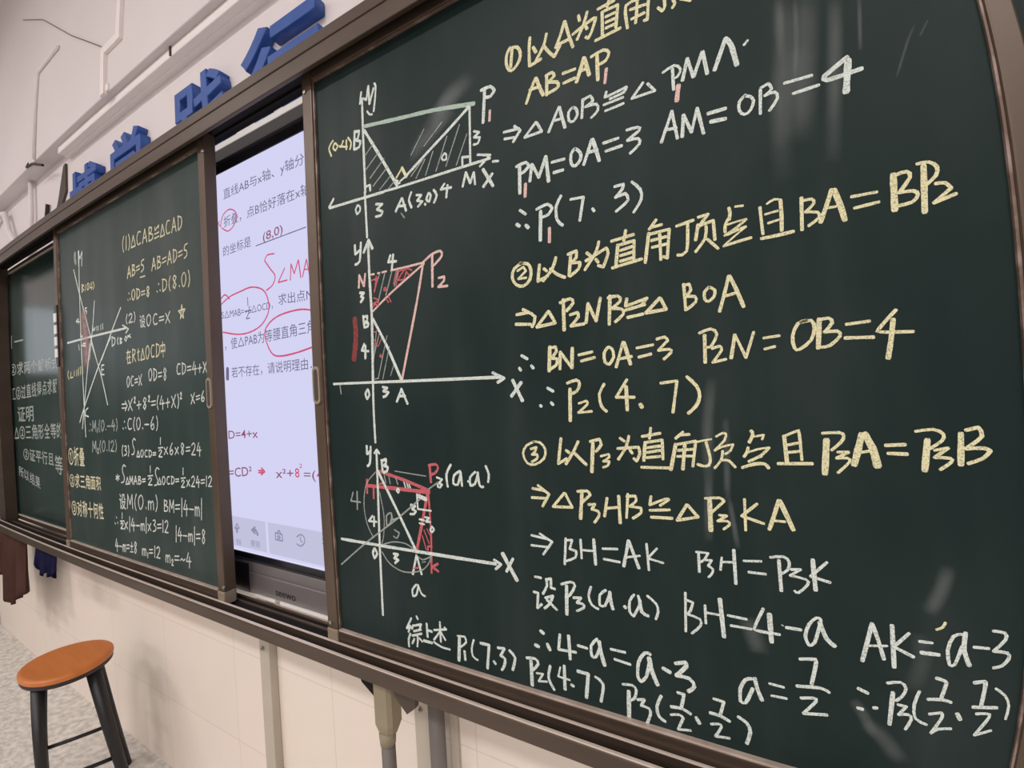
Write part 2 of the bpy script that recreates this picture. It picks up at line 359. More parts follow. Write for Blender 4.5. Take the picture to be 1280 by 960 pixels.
# ------------------------------------------------------------------ fixed board, sliding boards
TY = -0.0006
def trimframe(x0, x1, z0, z1, parent, w=0.0035, d=0.0045):
    MB().box(x0, x1, -d, 0.001, z1, z1+w, 0.0008).build('edge_trim', M['trim'], parent)
    MB().box(x0, x1, -0.0078, 0.001, z0-w, z0, 0.0008).build('lower_edge_trim', M['ledge'], parent)  # pale colour paints the overhead light on the lower trim
    MB().box(x0-w, x0, -d, 0.001, z0-w, z1+w, 0.0008).build('edge_trim', M['trim'], parent)
    MB().box(x1, x1+w, -d, 0.001, z0-w, z1+w, 0.0008).build('edge_trim', M['trim'], parent)
def slider(name, label, x0, x1, mat_key, handles):
    t = thing(name, label, 'blackboard', (x0, 0, ZF-1.15))
    sf = MB().box(x0, x1, 0.0, 0.012, ZF-1.15, ZF).build('writing_surface', M[mat_key], t)
    for xa, xb, nm in ((x0-0.030, x0, 'a'), (x1, x1+0.030, 'b')):
        MB().box(xa, xb, -0.008, 0.022, ZF-1.181, ZF+0.033, 0.003).build('stile', M['stile'], t)
    MB().box(x0, x1, -0.007, 0.022, ZF, ZF+0.033, 0.002).build('top_rail', M['brown'], t)
    MB().box(x0, x1, -0.007, 0.022, ZF-1.181, ZF-1.15, 0.002).build('bottom_rail', M['brown'], t)
    trimframe(x0+0.0035, x1-0.0035, ZF-1.1465, ZF-0.0035, t)
    for xa in (x0-0.0305, x1-0.0005):
        MB().box(xa, xa+0.031, -0.0095, 0.020, ZF-1.1815, ZF-1.148, 0.002).build('corner_cap', M['cap'], t)
        MB().lathe([(0, -0.003), (0.004, -0.002), (0.005, 0.001)], (0, 0), 12)
    for hx, hz, kind in handles:
        h = MB()
        out = [(hx+0.011*math.cos(a), hz+0.028*(1 if math.sin(a) > 0 else -1)*(1 if abs(math.sin(a)) > 1e-6 else 0)+0.011*math.sin(a)) for a in [k*2*math.pi/20 for k in range(20)]]
        h.prism(out, 'y', -0.0125, -0.006); hd = h.build('handle', M['cap'] if kind == 'oval' else M['black'], t)
        h = MB(); out2 = [(hx+(p[0]-hx)*0.55, hz+(p[1]-hz)*0.85) for p in out]; h.prism(out2, 'y', -0.0132, -0.0120); h.build('handle_recess', M['brk'], hd)
    return t, sf
RB, RS = slider('sliding_blackboard', 'large dark green sliding chalkboard with three axis diagrams, right of the lit screen', -0.733, 0.273, 'board_r', [(-0.748, ZF-0.64, 'oval')])
LB, LS = slider('sliding_blackboard', 'green sliding chalkboard with small writing and crossing lines, left of the lit screen', -2.178, -1.179, 'board_l', [(-1.164, ZF-0.64, 'oval')])
# slotted pull, slot glare painted as white blocks, far stile of left slider
h = MB().box(-2.204, -2.180, -0.012, -0.006, ZF-0.50, ZF-0.27, 0.002).build('slotted_pull', M['black'], LB)
for k in range(4):
    MB().box(-2.2045, -2.1795, -0.0150, -0.0115, ZF-0.335-k*0.044, ZF-0.302-k*0.044, 0.001).build('painted_slot_glare', M['white'], h)
for bx, t in ((-1.150, LB), (-0.752, RB)):
    for zz in (ZF-0.02, ZF-1.135):
        mm = MB(); mm.tube([(bx, -0.0075, zz), (bx, -0.0105, zz)], 0.0042, 10); mm.build('screw', M['screw'], t)
FB = thing('fixed_blackboard', 'narrow strip of green chalkboard with blurred writing, behind the left end of the sliders', 'blackboard', (-3.06, 0.055, ZF-1.16))
FS = MB().box(-3.15, -2.07, 0.055, 0.068, ZF-1.160, ZF+0.020).build('writing_surface', M['board_f'], FB)
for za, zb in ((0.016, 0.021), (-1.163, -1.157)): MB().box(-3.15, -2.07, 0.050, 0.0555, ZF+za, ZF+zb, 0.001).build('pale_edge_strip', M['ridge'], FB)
for za, zb in ((0.0212, 0.038), (-1.183, -1.1632)): MB().box(-3.15, -2.07, 0.054, 0.070, ZF+za, ZF+zb).build('back_frame', M['brown'], FB)
FB2 = thing('fixed_blackboard', 'edge of the fixed green chalkboard behind the right end of the sliders', 'blackboard', (0.07, 0.055, ZF-1.16))
MB().box(0.07, 1.15, 0.055, 0.068, ZF-1.160, ZF+0.020).build('writing_surface', M['board_r'], FB2)

# ------------------------------------------------------------------ outer frame with rails and chalk tray
X0, X1 = -3.16, 1.16
FR = thing('blackboard_frame', 'brown metal frame with top rail and chalk tray around all the boards', 'blackboard frame', (-1.0, 0.0, ZF-1.2))
m = MB()
m.box(X0, X1, -0.035, -0.026, ZF-0.0028, ZF+0.0290, 0.0015); m.box(X0, X1, -0.0325, -0.026, ZF+0.0285, ZF+0.0335); m.box(X0, X1, -0.035, -0.026, ZF+0.0330, ZF+0.0568, 0.002)
m.build('top_rail', M['brown'], FR)
m = MB(); m.box(X0, X1, -0.027, 0.0495, ZF+0.040, ZF+0.0562); m.box(X0, X1, 0.026, 0.034, ZF+0.034, ZF+0.045); m.build('rail_channel', M['brownd'], FR)
m = MB()
m.prism([(-0.047, ZF-1.1955), (-0.047, ZF-1.172), (-0.0465, ZF-1.1695), (-0.044, ZF-1.1675), (-0.041, ZF-1.1675), (-0.041, ZF-1.1955)], 'x', X0, X1)
m.build('tray_lip', M['brown'], FR)
MB().box(X0, X1, -0.0460, -0.0402, ZF-1.1685, ZF-1.1658, 0.0012).build('painted_highlight_edge', M['ridge'], FR)  # pale strip paints the lamp highlight along the tray lip
MB().box(X0, X1, -0.0155, -0.0105, ZF-1.1725, ZF-1.1690, 0.0012).build('painted_highlight_edge', M['ridge'], FR)  # same painted highlight along the slide track
MB().box(X0, X1, -0.0415, 0.0495, ZF-1.1935, ZF-1.187).build('tray_floor', M['brownd'], FR)
MB().box(X0, X1, -0.0155, -0.0105, ZF-1.190, ZF-1.171).build('slide_track', M['brown'], FR)
for yy, zz in ((0.026, -1.1830), (0.044, -1.1835)): MB().box(X0, X1, yy, yy+0.005, ZF-1.190, ZF+zz, 0.001).build('slide_track', M['stile'], FR)
MB().box(X0, X0+0.096, 0.002, 0.0495, ZF-1.1955, ZF+0.0560, 0.003).build('end_post', M['brown'], FR)
MB().box(X1-0.095, X1, -0.036, 0.0495, ZF-1.1955, ZF+0.0560, 0.003).build('end_post', M['brown'], FR)

# ------------------------------------------------------------------ interactive display
DX0, DX1 = -2.02, 0.03; DZ0, DZ1 = ZF-1.0824, ZF-0.0175; DY = 0.077
D = thing('interactive_display', 'lit interactive screen with maths text showing in the gap between the sliding boards', 'screen', ((DX0+DX1)/2, 0.09, ZF-1.19))
MB().box(DX0, DX1, 0.084, 0.140, ZF-1.184, ZF+0.0190, 0.004).build('housing', M['dark'], D)
MB().box(DX0, DX1, 0.100, 0.1175, ZF+0.0190, ZF+0.0755, 0.002).build('top_bracket', M['dark'], D)
MB().box(DX0, DX1, 0.100, 0.1165, ZF+0.0760, ZF+0.0945, 0.002).build('added_gap_bar', M['white'], D)  # added white bar stands in for lit wall seen through the gap
for xa, xb in ((DX0, -1.065), (-1.045, DX1)): MB().box(xa, xb, 0.0690, 0.083, ZF-1.1965, ZF-1.1875, 0.001).build('added_gap_strip', M['white'], D)  # added white strips stand in for the bright gap under the display
SCR = MB().box(DX0+0.05, DX1-0.05, DY, 0.083, DZ0, DZ1).build('screen', M['scr'], D)
m = MB()
m.box(DX0, DX1, 0.0745, 0.084, DZ1, ZF+0.0085, 0.001); m.box(DX0, DX1, 0.0745, 0.084, ZF-1.0985, DZ0, 0.001); m.box(DX0, DX0+0.05, 0.0745, 0.084, DZ0, DZ1); m.box(DX1-0.05, DX1, 0.0745, 0.084, DZ0, DZ1)
m.build('bezel', M['bezel'], D)
m = MB(); m.box(DX0, DX1, 0.0735, 0.090, ZF+0.0087, ZF+0.0200, 0.004); m.build('top_edge', M['bezelhi'], D)
m = MB(); m.box(DX0, DX1, 0.0715, 0.090, ZF-1.1035, ZF-1.0985, 0.001); m.build('lower_edge', M['bezelhi'], D)
CH = MB().box(DX0, DX1, 0.0715, 0.090, ZF-1.1300, ZF-1.1035, 0.001).box(DX0, DX1, 0.0700, 0.090, ZF-1.1870, ZF-1.1312, 0.003).build('speaker_panel', M['chin'], D)
MB().box(-1.34, -1.175, 0.0680, 0.0712, ZF-1.186, ZF-1.108, 0.001).build('dark_port_cover', M['bezel'], D)

# ------------------------------------------------------------------ chalk writing on the three boards (stroke points on the board planes)
writing('chalk_lettering', 'yellow chalk heading for the case of a right angle at A', -0.0004, 'y|54|-2735 -1256 -2799 -1345 -2814 -1488 -2771 -1611 -2686 -1622 -2589 -1531 -2560 -1412 -2610 -1299 -2701 -1271;y|54|-2702 -1303 -2740 -1568;y|52|-2384 -1244 -2409 -1427 -2417 -1682 -2342 -1674 -2223 -1652;y|52|-2340 -1418 -2298 -1512;y|51|-2112 -1306 -2161 -1453 -2306 -1647;y|50|-2162 -1474 -2088 -1601 -2006 -1704 -1908 -1576;y|50|-1814 -1244 -1895 -1430 -1975 -1581;y|49|-1809 -1256 -1761 -1489 -1710 -1680;y|49|-1932 -1547 -1754 -1540;y|48|-1601 -1255 -1587 -1338;y|48|-1469 -1260 -1524 -1404 -1641 -1598;y|47|-1702 -1495 -1546 -1441 -1374 -1397 -1358 -1432 -1423 -1580 -1474 -1652 -1509 -1618;y|48|-1525 -1413 -1484 -1507;y|46|-1313 -1295 -1078 -1278;y|46|-1146 -1236 -1178 -1321;y|46|-1253 -1360 -1269 -1703;y|45|-1226 -1363 -1030 -1364 -1075 -1669;y|46|-1205 -1456 -1080 -1455;y|46|-1210 -1536 -1093 -1534;y|46|-1214 -1617 -1098 -1614;y|46|-1373 -1732 -1016 -1705;y|44|-920 -1424 -935 -1525 -918 -1748;y|44|-912 -1428 -842 -1407 -733 -1415;y|43|-620 -1477 -653 -1751 -694 -1741;y|44|-767 -1425 -786 -1594 -807 -1726;y|44|-866 -1512 -648 -1534;y|44|-857 -1650 -688 -1639;y|42|-423 -1571 -422 -1675 -456 -1719 -508 -1652;y|41|-317 -1638 -296 -1691 -330 -1734;y|40|-225 -1665 -107 -1741', [], RS)
writing('chalk_lettering', 'yellow chalk equation for equal sides below the first heading', -0.0004, 'y|52|-2330 -1916 -2417 -2069 -2504 -2253;y|58|-2317 -1921 -2267 -2094 -2218 -2223;y|52|-2434 -2063 -2259 -2071;y|51|-2145 -1944 -2163 -2243;y|51|-2158 -1945 -2059 -1927 -2024 -1997 -2126 -2058 -1989 -2105 -1971 -2180 -2051 -2213 -2169 -2225;y|49|-1888 -2013 -1700 -2019;y|49|-1887 -2162 -1709 -2151;y|60|-1556 -1907 -1620 -2063 -1688 -2219;y|59|-1550 -1916 -1520 -2058 -1495 -2188;y|48|-1634 -2082 -1521 -2078;y|53|-1364 -1941 -1373 -2310;y|46|-1450 -1939 -1274 -1910 -1192 -1982 -1247 -2077 -1353 -2094;p|46|-1243 -2197 -1276 -2391', [], RS)
writing('chalk_lettering', 'white chalk congruence line of the first case', -0.0004, 'w|47|-2923 -2577 -2657 -2606;w|47|-2919 -2691 -2710 -2726;w|47|-2734 -2541 -2635 -2640 -2767 -2786;w|45|-2365 -2601 -2567 -2779 -2276 -2777 -2352 -2612;w|44|-1982 -2497 -2072 -2653 -2167 -2825;w|50|-1973 -2503 -1939 -2682 -1905 -2836;w|44|-2090 -2678 -1930 -2686;w|43|-1767 -2579 -1835 -2626 -1837 -2754 -1771 -2788 -1704 -2707 -1722 -2610 -1764 -2583;w|42|-1609 -2510 -1642 -2783;w|41|-1601 -2525 -1497 -2502 -1461 -2590 -1578 -2639 -1418 -2650 -1401 -2751 -1501 -2825;w|40|-1264 -2528 -1286 -2599 -1174 -2590 -984 -2561 -1021 -2622 -1220 -2647;w|40|-1311 -2703 -1037 -2689;w|40|-1294 -2797 -1037 -2778;w|38|-760 -2585 -920 -2751 -612 -2752 -701 -2621;w|41|-376 -2537 -379 -2823;w|36|-498 -2547 -354 -2505 -279 -2583 -319 -2668 -377 -2674;p|62|-317 -2791 -349 -2984;w|46|-189 -2479 -264 -2743;w|45|-189 -2484 -133 -2747;w|45|-127 -2741 -10 -2461;w|49|-5 -2463 31 -2762;w|53|260 -2407 194 -2566 118 -2749;w|62|260 -2407 315 -2500 366 -2779;w|32|457 -2567 499 -2529', [], RS)
writing('chalk_lettering', 'white chalk line for lengths of sides three and four', -0.0004, 'w|60|-2682 -3183 -2702 -3638;w|53|-2739 -3199 -2571 -3177 -2524 -3255 -2614 -3319 -2677 -3327;p|52|-2598 -3515 -2617 -3714;w|52|-2472 -3238 -2522 -3494;w|51|-2466 -3246 -2369 -3473 -2236 -3181;w|57|-2236 -3187 -2215 -3577;w|50|-2145 -3301 -1948 -3309;w|50|-2124 -3469 -1977 -3466;w|48|-1776 -3201 -1839 -3268 -1843 -3413 -1784 -3460 -1700 -3384 -1699 -3285 -1767 -3204;w|47|-1515 -3143 -1657 -3478;w|58|-1504 -3146 -1462 -3320 -1429 -3483;w|47|-1587 -3318 -1445 -3319;w|46|-1352 -3250 -1141 -3242;w|45|-1326 -3375 -1099 -3364;w|44|-1016 -3166 -866 -3174 -853 -3223 -1017 -3314 -871 -3331 -861 -3413 -992 -3505;w|42|-417 -3099 -575 -3477;w|41|-418 -3110 -372 -3484;w|42|-503 -3329 -378 -3341;w|46|-279 -3200 -312 -3481;w|40|-274 -3207 -198 -3458 -111 -3166;w|45|-111 -3171 -57 -3517;w|49|10 -3281 209 -3283;w|53|36 -3395 201 -3412;w|37|438 -3192 368 -3254 361 -3364 415 -3430 482 -3395 519 -3297 488 -3231 433 -3206;w|36|598 -3180 581 -3478;w|36|603 -3167 681 -3141 714 -3218 639 -3275 740 -3267 768 -3351 678 -3472;w|39|847 -3199 1114 -3208;w|39|927 -3354 1174 -3344;w|53|1454 -3124 1232 -3263 1256 -3314 1576 -3300;w|69|1462 -3162 1423 -3510', [], RS)
writing('chalk_lettering', 'white chalk result line with the point seven three', -0.0004, 'w|49|-2719 -3906 -2627 -3991;w|59|-2787 -4120 -2741 -4156;w|59|-2631 -4168 -2593 -4214;w|57|-2373 -4004 -2407 -4453;w|47|-2440 -3960 -2256 -3923 -2184 -4003 -2253 -4085 -2359 -4104;p|50|-2247 -4295 -2261 -4507;w|46|-2033 -3849 -2119 -3988 -2119 -4195 -2037 -4298;w|45|-1889 -3940 -1695 -3952 -1771 -4285;w|44|-1571 -4153 -1550 -4193;w|42|-1237 -3914 -1113 -3911 -1135 -3980 -1236 -4070 -1095 -4047 -1063 -4151 -1238 -4270;w|41|-997 -3907 -892 -4038 -886 -4180 -999 -4336', [], RS)
writing('chalk_lettering', 'yellow chalk heading for the case of a right angle at B', -0.0004, 'y|52|-2728 -4746 -2871 -4812 -2914 -4947 -2851 -5068 -2730 -5109 -2616 -5027 -2590 -4877 -2641 -4774 -2763 -4746;y|39|-2818 -4856 -2712 -4812 -2675 -4881 -2812 -4983 -2675 -4987;y|50|-2444 -4825 -2485 -5073 -2325 -5019;y|50|-2376 -4898 -2333 -4939;y|50|-2174 -4761 -2241 -4921 -2400 -5080;y|49|-2273 -4916 -2174 -5014 -2052 -5082;y|48|-1937 -4736 -1986 -5069;y|48|-1985 -4748 -1854 -4722 -1860 -4818 -1944 -4883 -1810 -4898 -1834 -4990 -1974 -5076;y|46|-1512 -4650 -1566 -4796 -1743 -5020;y|47|-1698 -4780 -1650 -4827;y|46|-1720 -4893 -1413 -4761 -1389 -4837 -1470 -5023 -1543 -4990;y|46|-1572 -4893 -1540 -4945;y|45|-1333 -4679 -1020 -4645;y|44|-1124 -4562 -1161 -4701;y|50|-1247 -4747 -1294 -5038;y|44|-1242 -4753 -1020 -4729 -1042 -4986;y|44|-1219 -4831 -1052 -4806;y|44|-1224 -4904 -1057 -4883;y|44|-1229 -4982 -1062 -4961;y|44|-1346 -5058 -935 -4999;y|43|-712 -4504 -809 -4616;y|42|-770 -4593 -645 -4584;y|48|-820 -4668 -891 -5057;y|42|-808 -4682 -553 -4665 -603 -5046 -648 -5017;y|42|-793 -4773 -600 -4756;y|42|-788 -4867 -606 -4857;y|42|-679 -4708 -686 -5054;y|41|-460 -4644 -250 -4608;y|41|-319 -4615 -357 -4997 -471 -5029;y|40|-190 -4584 -70 -4569 -147 -4657 -205 -4736;y|40|-197 -4678 -239 -4874;y|39|-193 -4699 -15 -4664 -12 -4912;y|40|-104 -4723 -123 -4870 -248 -5024;y|39|-96 -4891 18 -5031;y|38|171 -4544 181 -4608 166 -4694;y|31|245 -4544 328 -4552;y|38|151 -4685 116 -4762 111 -4839;y|25|147 -4751 252 -4734 355 -4726;y|31|355 -4729 248 -4805 104 -4882;y|33|134 -4877 266 -4837 345 -4820;y|23|344 -4822 211 -4914 85 -5007;y|37|85 -5013 256 -4984 393 -4966;y|38|510 -4616 515 -4769 523 -4948;y|28|587 -4590 663 -4554 730 -4576;y|43|727 -4580 728 -4761 720 -4945;y|30|561 -4714 691 -4700;y|30|586 -4827 702 -4809;y|43|505 -4999 673 -4994 836 -4980;y|39|938 -4601 924 -4979;y|34|940 -4640 1035 -4639 1055 -4695 968 -4779 1084 -4806 1095 -4874 990 -4945;y|46|1230 -4579 1176 -4740 1108 -4928;y|58|1249 -4588 1294 -4745 1333 -4950;y|33|1166 -4778 1302 -4782;y|36|1407 -4706 1629 -4708;y|36|1427 -4839 1641 -4822;y|61|1778 -4556 1772 -4942;y|38|1805 -4563 1893 -4552 1916 -4623 1818 -4762 1934 -4772 1971 -4822 1921 -4890 1799 -4904;y|56|2033 -4529 2016 -5020;y|37|1982 -4494 2077 -4498 2141 -4567 2126 -4657 2051 -4728;y|37|2120 -4741 2195 -4751 2239 -4817 2095 -4940 2276 -4885', [], RS)
writing('chalk_lettering', 'yellow chalk congruence line of the second case', -0.0004, 'y|52|-2873 -5538 -2663 -5527;y|52|-2895 -5685 -2651 -5713;y|51|-2762 -5471 -2567 -5606 -2626 -5753;y|50|-2344 -5549 -2547 -5767 -2247 -5735 -2338 -5556;y|55|-2100 -5408 -2115 -5856;y|48|-2153 -5448 -1995 -5407 -1950 -5475 -2061 -5579;y|48|-2009 -5644 -1901 -5622 -1884 -5685 -2007 -5809 -1806 -5796;y|47|-1729 -5510 -1775 -5785;y|46|-1729 -5516 -1627 -5776 -1544 -5455;y|51|-1405 -5445 -1441 -5842;y|45|-1435 -5470 -1293 -5461 -1264 -5535 -1388 -5623 -1249 -5651 -1237 -5725 -1354 -5818;y|44|-1172 -5516 -1197 -5613 -1081 -5589 -900 -5542 -986 -5634;y|44|-1209 -5673 -935 -5625;y|44|-1179 -5776 -967 -5752;y|47|-734 -5564 -929 -5742 -662 -5724 -724 -5571;y|41|-421 -5422 -417 -5764;y|40|-417 -5438 -357 -5431 -338 -5512 -407 -5587 -295 -5602 -289 -5675 -402 -5755;y|39|-120 -5504 -176 -5561 -177 -5654 -132 -5685 -67 -5632 -53 -5552 -111 -5508;y|43|117 -5399 61 -5594 -13 -5828;y|47|128 -5401 196 -5587 262 -5801;y|38|44 -5647 171 -5624', [], RS)
writing('chalk_lettering', 'yellow chalk side length line of the second case', -0.0004, 'w|49|-2828 -6177 -2736 -6233;w|49|-2881 -6365 -2855 -6398;w|48|-2675 -6342 -2644 -6381;y|56|-2357 -6082 -2391 -6439;y|46|-2371 -6099 -2268 -6090 -2259 -6162 -2344 -6251 -2247 -6270 -2271 -6358 -2370 -6411;y|46|-2196 -6168 -2218 -6421;y|45|-2197 -6174 -2116 -6292 -2034 -6415;y|54|-2008 -6131 -2031 -6415;y|44|-1916 -6237 -1712 -6208;y|44|-1885 -6327 -1681 -6290;y|42|-1477 -6159 -1539 -6236 -1534 -6364 -1474 -6402 -1406 -6306 -1422 -6192 -1471 -6160;y|42|-1263 -6106 -1380 -6447;y|55|-1249 -6118 -1178 -6417;y|41|-1340 -6338 -1156 -6314;y|40|-1079 -6205 -860 -6180;y|40|-1060 -6332 -893 -6301;y|39|-808 -6109 -701 -6090 -666 -6139 -796 -6261 -647 -6257 -634 -6301 -731 -6384;y|45|-207 -6114 -219 -6462;y|37|-270 -6082 -131 -6039 -62 -6113 -131 -6254 -184 -6270;y|36|-129 -6290 -38 -6267 -18 -6320 -129 -6469 27 -6439;y|43|144 -6143 87 -6429;y|35|152 -6158 254 -6436 355 -6129;y|34|459 -6212 626 -6199;y|34|463 -6347 573 -6325;y|39|908 -6047 822 -6076 762 -6217 775 -6361 827 -6380 944 -6282 983 -6145 956 -6053 853 -6065;y|51|1035 -6047 1010 -6381;y|38|1023 -6060 1124 -6044 1156 -6105 1078 -6201 1200 -6204 1223 -6262 1127 -6359 1049 -6375;y|36|1286 -6136 1496 -6123;y|40|1269 -6289 1523 -6305;y|35|1728 -6027 1578 -6212 1590 -6254 1860 -6278;y|50|1700 -6129 1672 -6350 1639 -6546', [], RS)
writing('chalk_lettering', 'yellow chalk result line with the point four seven', -0.0004, 'w|47|-2431 -6689 -2344 -6741;w|47|-2564 -6944 -2545 -6957;w|46|-2386 -6907 -2355 -6938;y|54|-2079 -6720 -2098 -7180;y|45|-2117 -6633 -1973 -6594 -1928 -6654 -1977 -6757 -2070 -6788;y|35|-1956 -6932 -1840 -6901 -1824 -6947 -1969 -7065 -1765 -7052;y|43|-1563 -6672 -1643 -6811 -1620 -6982 -1549 -7057;y|41|-1240 -6628 -1403 -6865 -1149 -6874;y|50|-1256 -6721 -1256 -7047;y|54|-1073 -6975 -1053 -7014;y|39|-789 -6700 -579 -6680 -650 -7094;y|45|-452 -6634 -338 -6760 -308 -6895 -358 -7018 -456 -7109', [], RS)
writing('chalk_lettering', 'yellow chalk heading for the case of a right angle at P3', -0.0004, 'y|39|-2695 -7492 -2827 -7555 -2889 -7678 -2829 -7822 -2695 -7843 -2544 -7746 -2516 -7608 -2596 -7503 -2709 -7492;y|39|-2755 -7604 -2660 -7577 -2684 -7642 -2740 -7690 -2653 -7688 -2656 -7749 -2747 -7801;y|46|-2256 -7440 -2315 -7818 -2178 -7742;y|46|-2184 -7617 -2136 -7652;y|45|-1992 -7485 -2067 -7630 -2195 -7820;y|45|-2076 -7633 -1974 -7736 -1882 -7821;y|53|-1771 -7512 -1804 -7923;y|44|-1811 -7484 -1674 -7451 -1649 -7528 -1730 -7627;y|34|-1663 -7694 -1551 -7663 -1542 -7706 -1632 -7768 -1545 -7765 -1565 -7823 -1636 -7854;y|42|-1376 -7436 -1317 -7480;y|42|-1252 -7408 -1298 -7561 -1413 -7734;y|41|-1417 -7582 -1128 -7559 -1111 -7649 -1159 -7752 -1196 -7717;y|41|-1245 -7602 -1214 -7646;y|40|-1073 -7413 -828 -7370;y|40|-950 -7299 -973 -7440;y|49|-1034 -7495 -1061 -7742;y|40|-1023 -7495 -806 -7461 -807 -7719;y|40|-1010 -7566 -836 -7542;y|40|-1013 -7631 -838 -7601;y|40|-1017 -7702 -842 -7682;y|40|-1098 -7836 -735 -7836;y|39|-537 -7355 -631 -7439;y|38|-591 -7397 -459 -7386;y|52|-635 -7519 -710 -7856;y|38|-619 -7519 -384 -7475 -432 -7805;y|38|-608 -7598 -423 -7580;y|38|-621 -7678 -427 -7669;y|46|-520 -7528 -558 -7846;y|26|-386 -7489 -290 -7466 -195 -7448;y|37|-259 -7488 -233 -7601 -216 -7713 -240 -7787 -304 -7797 -372 -7776;y|28|-136 -7415 -58 -7370 -18 -7381 -41 -7465 -159 -7588;y|28|-160 -7594 -65 -7543 57 -7514 24 -7592 -39 -7637;y|32|-67 -7598 -87 -7710 -169 -7819;y|34|-83 -7716 -1 -7719 70 -7801;y|41|266 -7344 284 -7388 241 -7485;y|26|297 -7415 403 -7393 382 -7452;y|35|224 -7551 212 -7605 175 -7666;y|26|211 -7616 329 -7571 453 -7548;y|35|453 -7550 364 -7646 226 -7725;y|24|247 -7703 373 -7662;y|41|150 -7804 283 -7756 398 -7751 438 -7800;y|45|618 -7408 635 -7726;y|33|623 -7408 751 -7348 773 -7372 788 -7693;y|33|641 -7518 786 -7484;y|33|652 -7605 772 -7589;y|40|542 -7743 890 -7733;y|68|1039 -7454 1008 -7842;y|34|1003 -7375 1163 -7366 1205 -7407 1172 -7481 1084 -7570;y|33|1141 -7592 1242 -7590 1126 -7661 1228 -7659 1245 -7704 1135 -7828;y|69|1368 -7389 1328 -7566 1288 -7730;y|72|1394 -7384 1459 -7541 1495 -7741;y|30|1349 -7592 1476 -7563;y|39|1574 -7508 1740 -7497;y|39|1593 -7596 1753 -7601;y|60|1924 -7447 1891 -7770;y|33|1833 -7353 1977 -7332 2055 -7383 2039 -7455 1936 -7541;y|33|1978 -7553 2087 -7530 1975 -7630 2098 -7636 2106 -7677 2017 -7757;y|54|2192 -7378 2180 -7700;y|39|2233 -7341 2327 -7312 2354 -7403 2227 -7532 2364 -7526 2412 -7556 2351 -7633 2239 -7686', [], RS)
writing('chalk_lettering', 'yellow chalk congruence line of the third case', -0.0004, 'y|45|-2757 -8217 -2564 -8242;y|45|-2778 -8362 -2551 -8358;y|45|-2666 -8165 -2488 -8293 -2604 -8486;y|43|-2243 -8259 -2433 -8478 -2128 -8467 -2230 -8264;y|54|-1970 -8248 -2006 -8624;y|42|-2036 -8222 -1889 -8207 -1844 -8263 -1976 -8384;y|41|-1875 -8406 -1779 -8393 -1830 -8473 -1736 -8495 -1728 -8564 -1797 -8664;y|41|-1599 -8294 -1646 -8563;y|45|-1431 -8255 -1425 -8641;y|40|-1629 -8446 -1421 -8413;y|39|-1301 -8218 -1332 -8559;y|39|-1319 -8253 -1202 -8240 -1189 -8309 -1280 -8391 -1128 -8403 -1131 -8473 -1243 -8557;y|37|-986 -8233 -1007 -8353 -794 -8256 -753 -8267 -870 -8351;y|37|-1010 -8427 -748 -8402;y|43|-993 -8520 -721 -8514;y|41|-527 -8317 -656 -8536 -395 -8471 -517 -8322;y|60|-246 -8225 -246 -8632;y|35|-298 -8218 -126 -8202 -76 -8240 -223 -8395;y|34|-139 -8425 -51 -8428 -161 -8504 -44 -8495 -27 -8542 -94 -8602;y|33|158 -8200 157 -8594;y|38|294 -8251 119 -8415 359 -8490;y|46|529 -8192 471 -8387 417 -8554;y|54|541 -8198 608 -8376 666 -8535;y|32|447 -8443 586 -8446', [], RS)
writing('chalk_lettering', 'white chalk side equation of the third case', -0.0004, 'w|39|-2819 -8963 -2546 -8995;w|39|-2828 -9123 -2552 -9120;w|39|-2675 -8922 -2475 -9030 -2632 -9243;w|38|-2253 -8949 -2289 -9352;w|37|-2267 -8982 -2153 -8963 -2197 -9104 -2098 -9125 -2115 -9225 -2270 -9300;w|37|-2022 -8942 -2017 -9224;w|48|-1821 -8919 -1808 -9285;w|36|-2011 -9097 -1817 -9091;w|35|-1696 -9041 -1481 -9021;w|35|-1685 -9192 -1455 -9208;w|45|-1318 -8882 -1400 -9259;w|45|-1313 -8893 -1189 -9258;w|34|-1367 -9128 -1171 -9080;w|33|-1072 -8900 -1054 -9268;w|33|-936 -8951 -1064 -9101 -859 -9141', [], RS)
writing('chalk_lettering', 'white chalk side equation of the third case', -0.0004, 'w|36|-407 -8933 -406 -9200;w|31|-436 -8937 -291 -8936 -342 -9032 -397 -9071;w|30|-335 -9031 -251 -9026 -297 -9105 -240 -9140 -257 -9205 -297 -9253;w|30|-131 -8974 -151 -9138;w|39|12 -8859 20 -9290;w|29|-133 -9031 20 -9017;w|33|121 -8984 312 -8964;w|33|170 -9119 355 -9119;w|41|502 -8925 514 -9298;w|32|414 -8901 550 -8875 610 -8935 590 -9031 530 -9083;w|31|624 -9021 722 -9007 613 -9096 775 -9120 784 -9181 688 -9294 652 -9275;w|48|847 -8875 862 -9231;w|34|984 -8886 820 -9075 1006 -9118', [], RS)
